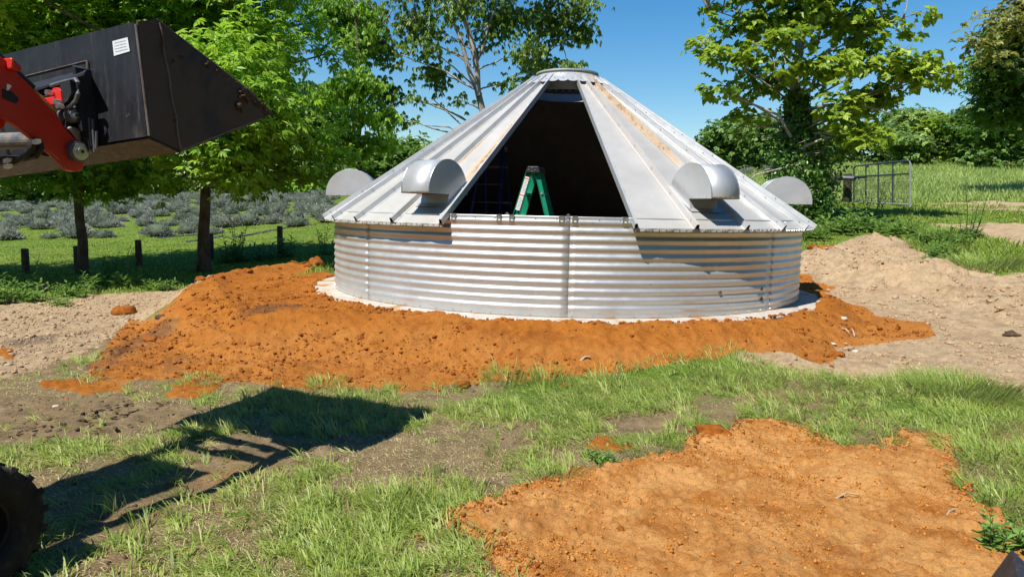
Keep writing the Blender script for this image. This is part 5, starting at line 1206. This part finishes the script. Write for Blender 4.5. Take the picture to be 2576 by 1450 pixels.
def tuft_grass(n_t, k, label):
    x, y = sector(n_t, 2.3, 8.4, -40, 42); d = gdens(x, y)*np.where(np.hypot(x-BX, y-BY) < 4.1, 0, 1)*(.04+.96*sst(-.12, .34, fbm(x, y, .55, 4, 64)+.28*lf(x, y)-.05))
    kp = rng.uniform(0, 1, n_t) < d; x, y = x[kp], y[kp]; n = len(x)
    az0 = rng.uniform(0, 6.28, n)*.6+2.2*fbm(x, y, 1.6, 2, 65)+.6; hh_ = rng.uniform(.07, .19, n)*(1+.25*lf(x, y)); ln = np.clip(rng.normal(.80, .18, n), .3, 1.05); ti0 = rng.normal(.45, .17, n)
    i = np.repeat(np.arange(n), k); m = len(i); X_ = x[i]+rng.normal(0, .022, m); Y_ = y[i]+rng.normal(0, .022, m)
    P = np.stack([X_, Y_, H(X_, Y_)-.005], -1)
    V, Fc, ti = blades(P, hh_[i]*rng.uniform(.5, 1.2, m), rng.uniform(.0045, .0095, m), np.clip(ln[i]+rng.normal(0, .15, m), .1, 1.15), np.clip(ti0[i]+rng.normal(0, .12, m), 0, 1), az0[i]+rng.normal(0, .75, m))
    mesh('lawn_tufts', V, Fc, M['grass'], attrs={'tint': ti}, kind='stuff', label=label, cat='grass')
tuft_grass(16000, 13, 'bent-over clumps of longer green blades standing in the trampled lawn')
add_grass('dry_clippings', 85000, 2.3, 8., -40, 42, (.04, .09), (.004, .008), (1.02, 1.18), M['thatch'], lambda x, y, m: rng.normal(.5, .25, m), lambda x, y: .75-.45*lf(x, y), label='pale dry clippings scattered through the lawn', cat='grass')
# tussocks: each a thing
def tussock(px, py, n, h, spread, lean, lb_, tint=.42, wd=.0065, mat='grass', azi=None):
    p = pgf(px, py); a = rng.uniform(0, 2*PI, n); r = spread*np.sqrt(rng.uniform(0, 1, n)); x = p[0]+np.cos(a)*r; y = p[1]+np.sin(a)*r
    P = np.stack([x, y, H(x, y)-.01], -1)
    az_ = a+rng.normal(0, .6, n) if azi is None else rng.normal(azi, .5, n)
    V, Fc, ti = blades(P, h*rng.uniform(.5, 1.15, n), np.full(n, wd)*rng.uniform(.7, 1.2, n)*max(1, p[1]/6), rng.uniform(*lean, n), np.clip(rng.normal(tint, .16, n), 0, 1), az_)
    mesh('grass_tussock', V, Fc, M[mat], loc=p, attrs={'tint': ti}, label=lb_, cat='grass tuft')
for q in [(2420, 985, 1500, .30, .42, (.3, .95), 'largest long-bladed grass tuft at the right edge of the lawn', .35), (2300, 990, 700, .22, .4, (.3, .9), 'grass tuft just left of the largest one'), (1870, 940, 600, .18, .45, (.3, 1.), 'long grass tuft on the lawn edge below the mound'), (1270, 955, 240, .24, .20, (.2, .8), 'upright grass tuft growing at the toe of the mound'), (1385, 960, 200, .26, .18, (.1, .7), 'second upright tuft at the mound toe right of the first'),
          (1000, 1275, 420, .20, .20, (.2, .8), 'spiky grass tuft in the lower middle of the lawn'), (820, 970, 260, .16, .16, (.4, 1.), 'small tuft just above the bucket shadow'), (500, 965, 240, .14, .16, (.4, 1.), 'small tuft on the orange spill at the left', .5), (1640, 1130, 600, .14, .24, (.4, 1.), 'dark tuft wedged in the left notch of the dirt patch', .3), (2140, 1110, 500, .14, .3, (.5, 1.), 'tuft in the notch at the top of the dirt patch', .3), (2520, 1160, 900, .22, .40, (.5, 1.), 'combed-over long grass right of the dirt patch'), (2470, 1060, 800, .22, .4, (.5, 1.), 'flattened long grass above the right corner of the patch', .45),
          (2120, 968, 500, .16, .35, (.4, 1.), 'grass tuft at the top of the lawn under the pale soil', .4), (1560, 965, 400, .16, .35, (.3, .9), 'grass tuft in front of the middle of the mound'), (650, 1245, 260, .14, .2, (.4, 1.), 'small tuft beside the lower arm shadow', .5), (240, 1130, 300, .12, .25, (.4, 1.), 'pale tuft between the arm shadows', .55), (1380, 1205, 260, .14, .2, (.4, 1.), 'tuft along the left edge of the dirt patch'), (2540, 1280, 500, .20, .25, (.4, .9), 'tuft tucked into the lower right edge of the patch', .35),
          (2480, 668, 900, .30, .55, (.3, .9), 'dense grass tuft on the sandy bank at the right', .35, .008), (2395, 590, 600, .30, .5, (.3, .9), 'grass tuft beside the pale track', .35, .008), (2350, 625, 600, .24, .5, (.3, .9), 'grass tuft on the tongue above the bank', .4, .008), (1700, 955, 400, .16, .4, (.4, 1), 'grass tuft left of the long one below the mound'), (2000, 960, 500, .2, .4, (.4, 1.), 'tuft between the mound toe and the pale soil')]:
    q = list(q); tussock(*q[:7], **({'tint': q[7]} if len(q) > 7 else {}), **({'wd': q[8]} if len(q) > 8 else {}))
ND = lambda x, y: np.where((y > 13.), 1., 0.)
add_grass('field_grass', 80000, 13, 46, -42, 4, lambda x, y, m: rng.uniform(.03, .11, m), (.004, .008), (.2, .8), M['grassF'], lambda x, y, m: rng.normal(.5, .10, m)+.25*fbm(x, y, 3., 3, 71), ND, .5, label='short bright grass of the field around the lavender', cat='grass')
add_grass('meadow_grass', 80000, 20, 75, 14, 42, lambda x, y, m: rng.uniform(.15, .5, m)*sst(15, 30, y), (.005, .010), (.15, .6), M['grassM'], lambda x, y, m: rng.normal(.5, .10, m)+.25*fbm(x, y, 4., 3, 72), lambda x, y: sst(23, 26, y), .5, label='tall pale meadow grass on the slope beyond the gate', cat='grass')
add_grass('rough_grass', 90000, 11.5, 27, 19, 42, lambda x, y, m: rng.uniform(.04, .22, m)*(.3+.9*sst(-.3, .4, fbm(x, y, 1.3, 3, 74))), (.004, .008), (.3, .9), M['grassF'], lambda x, y, m: rng.normal(.5, .14, m), lambda x, y: .85, .8, label='rough green grass between the bin and the gate', cat='grass')
add_grass('verge_grass', 26000, 11., 19, -42, -8, lambda x, y, m: rng.uniform(.05, .18, m), (.006, .012), (.3, .9), M['grassF'], lambda x, y, m: rng.normal(.42, .2, m), lambda x, y: 1., .5, label='shaded verge grass at the foot of the left trees', cat='grass')

# ------------------------------------------------------------------ crumbs, clods, stones, sticks
def scatter_clods(name, n, r0, r1, a0, a1, sz, mat, dens, label, cat, pw=0):
    x, y = sector(n, r0, r1, a0, a1, pw); d = dens(x, y, masks(x, y)); rb = np.hypot(x-BX, y-BY); d = np.where(rb < 3.98, 0, d)
    k = rng.uniform(0, 1, n) < d; x, y = x[k], y[k]; S = sz[0]+(sz[1]-sz[0])*rng.uniform(0, 1, len(x))**9; S = S*np.clip(np.hypot(x, y)/6, .7, 1.6)
    V, Fc = (grains if 'crumbs' in name else clods)(np.stack([x, y, H(x, y)+S*.12], -1), S); mesh(name, V, Fc, mat, kind='stuff', label=label, cat=cat)
scatter_clods('dirt_crumbs', 50000, 5.2, 14, -32, 33, (.005, .026), M['clod'], lambda x, y, m: m[0]*(.12+.88*sst(.05, .35, fbm(x, y, .5, 4, 81)+.35*sst(-.3, -.8, sdf(x, y, PLAT)))), 'crumbs of orange dirt lying over the mound', 'dirt crumbs')
scatter_clods('dirt_crumbs', 55000, 2.6, 5.6, -12, 40, (.0045, .022), M['pclod'], lambda x, y, m: m[1]*(.15+.85*sst(-.15, .25, fbm(x, y, .4, 4, 82))), 'crumbs of orange dirt lying over the foreground patch', 'dirt crumbs')
scatter_clods('soil_lumps', 12000, 6.5, 17, 18, 42, (.008, .038), M['sclod'], lambda x, y, m: m[3]*(1-m[0])*sst(-.3, .3, fbm(x, y, .7, 3, 83)), 'lumps of pale sandy soil right of the bin', 'soil lumps')
scatter_clods('soil_lumps', 5000, 7, 14, -42, -16, (.010, .032), M['sclod'], lambda x, y, m: m[3]*(1-m[0]), 'lumps of pale sandy soil at the left', 'soil lumps')
scatter_clods('mud_lumps', 5000, 2.5, 7, -40, 10, (.006, .022), M['dclod'], lambda x, y, m: np.maximum(m[4], .15)*(1-m[0])*(1-m[1]), 'small dark lumps of mud in the lawn', 'mud lumps')
scatter_clods('dirt_crumbs', 50000, 2.6, 6, -12, 42, (.007, .028), M['clod'], lambda x, y, m: (np.abs(sdf(x, y, PAT)) < .12+.08*fbm(x, y, .3, 3, 88))*.5, 'crumbly rim of the foreground dirt patch', 'dirt crumbs')
# crumbs pushed over the edge of the slab
n = 420; a_ = rng.uniform(-1.75, .95, n); r_ = 4.0+rng.normal(0, .03, n)-.02*fbm(a_*6, a_*0, .7, 3, 5); P_ = cyl3(a_, r_, 0*a_+.004); V, Fc = clods(P_, (.006+.034*rng.uniform(0, 1, n)**3)); mesh('dirt_crumbs', V, Fc, M['clod'], kind='stuff', label='crumbs of orange dirt along the edge of the concrete slab', cat='dirt crumbs')
def boulder(px, py, sx, sz_, mat, lb_, cat='clod', name='dirt_clod', sub_=3, on=None):
    p = pgf(px, py) if on is None else on; Y = np.linalg.norm(p[:2]); s = sx*Y/F*.5
    bm_ = bmesh_ico(sub_); v = np.array(bm_[0]); n_ = fbm(v[:, 0]*1.3+px, v[:, 1]*1.3+v[:, 2]*1.7, .9, 4, 91)
    n2 = np.abs(fbm(v[:, 0]*2+v[:, 2], v[:, 1]*2-v[:, 2]*1.5+py, .5, 3, 92)); v = v*(1+.5*n_+.40*n2)[:, None]*[1, .9, sz_]
    mesh(name, p+v*s+[0, 0, s*sz_*.35], bm_[1], mat, loc=p, label=lb_, cat=cat, smooth=False)
import bmesh
_bi = {}
def bmesh_ico(k):
    if k not in _bi:
        b = bmesh.new(); bmesh.ops.create_icosphere(b, subdivisions=k, radius=1); b.verts.ensure_lookup_table()
        _bi[k] = ([tuple(v.co) for v in b.verts], np.array([[v.index for v in f.verts] for f in b.faces])); b.free()
    return _bi[k]
for q in [(315, 790, 44, .62, 'clod', 'large rounded orange clod at the left tip of the mound'), (1785, 1088, 66, .5, 'clod', 'largest orange clod lying on the grass above the dirt patch'), (1820, 1098, 34, .7, 'clod', 'orange clod leaning against the largest one'), (795, 668, 34, .8, 'clod', 'big clod on the back rim of the mound near the bin'), (775, 672, 22, .7, 'clod', 'smaller clod left of the big one on the back rim'), (700, 677, 18, .6, 'clod', 'clod in the middle of the back rim of the mound'), (620, 685, 24, .6, 'clod', 'clod on the back rim above the left crest'), (550, 700, 26, .5, 'clod', 'clod at the left end of the back rim'), (505, 705, 22, .6, 'clod', 'clod at the top left corner of the mound'),
          (110, 738, 50, .6, 'dclod', 'dark brown clod among the weeds at the left'), (405, 800, 24, .5, 'dclod', 'small dark clod on the left slope of the mound'), (1165, 970, 34, .6, 'clod', 'pale orange clod at the toe of the mound near the tufts'), (1100, 985, 22, .6, 'clod', 'little clod left of the pale one at the toe'), (1416, 972, 26, .5, 'clod', 'lone orange clod in the grass below the mound'), (2048, 996, 16, .5, 'clod', 'tiny clod in the grass under the pale soil'), (2045, 625, 22, .6, 'clod', 'orange clod beside the right wall of the bin'), (2110, 895, 26, .6, 'clod', 'clod at the right toe of the mound'), (2190, 822, 22, .5, 'clod', 'clod at the right edge of the orange spill'), (380, 855, 30, .5, 'clod', 'clod halfway down the left slope'), (640, 868, 24, .5, 'clod', 'clod on the front face of the mound'), (905, 850, 22, .6, 'clod', 'dark-sided clod on the middle of the mound'), (1060, 790, 16, .6, 'clod', 'small clod at the slab edge left of the seam'), (1245, 792, 18, .7, 'clod', 'round clod on the slab edge below the left seam'), (1363, 800, 20, .6, 'clod', 'clod on the slab edge in front of the middle seam'),
          (2500, 1290, 26, .5, 'clod', 'clod near the right edge of the foreground patch'), (1560, 1330, 20, .5, 'clod', 'small clod in the middle of the foreground patch'), (1130, 1320, 26, .5, 'clod', 'clod at the left tip of the foreground patch'), (2545, 845, 30, .5, 'dclod', 'grey-brown stone at the right edge on the pale soil'), (2150, 885, 16, .5, 'stone', 'pale stone at the toe of the mound')]:
    boulder(q[0], q[1], q[2], q[3], M[q[4]], q[5])
M['mudclod'] = mclod('mud_on_bucket', (.04, .025, .018), (.085, .055, .04), (.15, .105, .08))
for px, py, s_, lb_ in [(605, 243, 24, 'largest lump of brown soil stuck near the bucket tip'), (598, 274, 26, 'lump of brown soil stuck below the largest one in the bucket'), (616, 256, 16, 'small lump of soil between the two on the bucket tip'), (516, 162, 18, 'lump of soil stuck on the sloping bucket edge'), (450, 145, 11, 'small lump of soil high on the bucket side'), (664, 283, 20, 'lump of soil on the very tip of the bucket'), (638, 262, 14, 'lump of soil just above the bucket tip'), (432, 160, 10, 'tiny lump of soil beside the weld on the bucket side'), (437, 305, 11, 'lump of soil low on the bucket weld')]:
    o_ = sp(px, py)+Wv*.012; q_ = s_*3.9/F*.5; V, Fc = clods(o_+rng.normal(0, q_*.6, (12, 3))*(1-np.abs(Wv)*.5), q_*rng.uniform(.3, .75, 12)); mesh('dirt_clod', V, Fc, M['mudclod'], loc=o_, label=lb_, cat='clod')
n = 90; t_ = rng.uniform(0, 1, n)**.7; V, Fc = clods(np.array([sp(515+t*150+rng.normal(0, 4), 152+t*112+abs(rng.normal(0, 9))) for t in t_])+Wv*.008, rng.uniform(.004, .016, n)); mesh('soil_crumbs', V, Fc, M['mudclod'], kind='stuff', label='crumbs of soil stuck along the edge of the bucket tip', cat='soil crumbs')
n = 60; V, Fc = clods(np.array([gz(x+rng.normal(0, 7), y+rng.normal(0, 3), .012) for x, y in [(20+i*34, 1098-i*9+j*24) for i in range(10) for j in range(3)]+[(60+i*30, 1066-i*6+j*15) for i in range(10) for j in range(3)]]), rng.uniform(.012, .034, n)); V[:, 2] = .012+(V[:, 2]-.012)*.5; mesh('tread_marks', V, Fc, M['dclod'], kind='stuff', label='rows of soil lumps pressed up by tyre tread at the left', cat='tyre tracks')
for px, py, s_, lb_ in [(2120, 802, 22, 'pale flat stone on the right spill of the mound'), (2060, 835, 14, 'small pale stone below the slab at the right'), (2095, 865, 16, 'pale stone right of the small one'), (1420, 1345, 12, 'pale pebble on the left of the foreground patch'), (1900, 1310, 12, 'pale pebble in the middle of the foreground patch'), (1520, 1185, 12, 'pebble at the top left of the foreground patch'), (140, 1022, 14, 'pale pebble on the muddy ground at the left')]:
    boulder(px, py, s_, .35, M['stone'], lb_, 'stone', 'stone', 2)
def stick(px0, py0, px1, py1, r, lb_):
    a_, c_ = pgf(px0, py0), pgf(px1, py1); a_ = a_+[0, 0, .02]; c_ = c_+[0, 0, .035]; m_ = (a_+c_)/2+[0, .01, .02]
    MB().tube([a_, m_, c_], [r, r*.9, r*.5], 6).build('stick', M['stick'], loc=a_, label=lb_, cat='stick')
for q in [(2118, 830, 2138, 845, .012, 'pale stick on the right spill of the mound'), (2150, 850, 2142, 832, .010, 'short forked stick beside the pale one'), (2365, 1330, 2410, 1290, .006, 'thin dark twig on the right of the foreground patch'), (2100, 1262, 2160, 1258, .006, 'thin twig in the middle of the foreground patch'), (1460, 912, 1485, 905, .014, 'wood chip on the front face of the mound'), (2150, 602, 2180, 598, .012, 'grey stick lying behind the sandy pile')]:
    stick(*q)
print('lavender', nl)

# trees behind the photographer: out of the picture, but they stand in the metal's reflections
for i_, (x_, y_, r_) in enumerate([(-24, -16, 6), (-13, -24, 6.5), (-2, -27, 6), (9, -25, 6.5), (19, -19, 6), (27, -9, 5.5), (-31, -4, 5.5), (27, 1, 5.5), (31, 8, 5)]):
    c = np.array([x_, y_, float(Hb(np.array([x_]), np.array([y_]))[0])])
    tree('forest_tree', ['dark tree far behind the camera on the left', 'dark tree behind the camera, second from the left', 'dark tree straight behind the camera', 'dark tree behind the camera, right of centre', 'dark tree behind the camera at the right', 'dark tree to the right rear of the camera', 'dark tree to the left rear of the camera', 'dark tree to the right of the camera', 'dark tree out of view beyond the right edge'][i_], 'tree', c, [c+[0, 0, 3], c+[0, .2, 14]], .3, .08,
         [(c+[0, 0, 9.5], np.array([r_*1.1, r_*1.1, 7.])), (c+[1.5, .5, 15], np.array([r_*.7, r_*.7, 4.])), (c+[r_*.5, 0, 4.], np.array([r_*.6, r_*.6, 3.5])), (c+[-r_*.5, 0, 4.], np.array([r_*.6, r_*.6, 3.5])), (c+[0, 0, 2.6], np.array([r_*.9, r_*.7, 2.2]))], 800, 12, .9, 1.0, .6, M['leafD'], M['bark'], .3, .25, .4, 10)
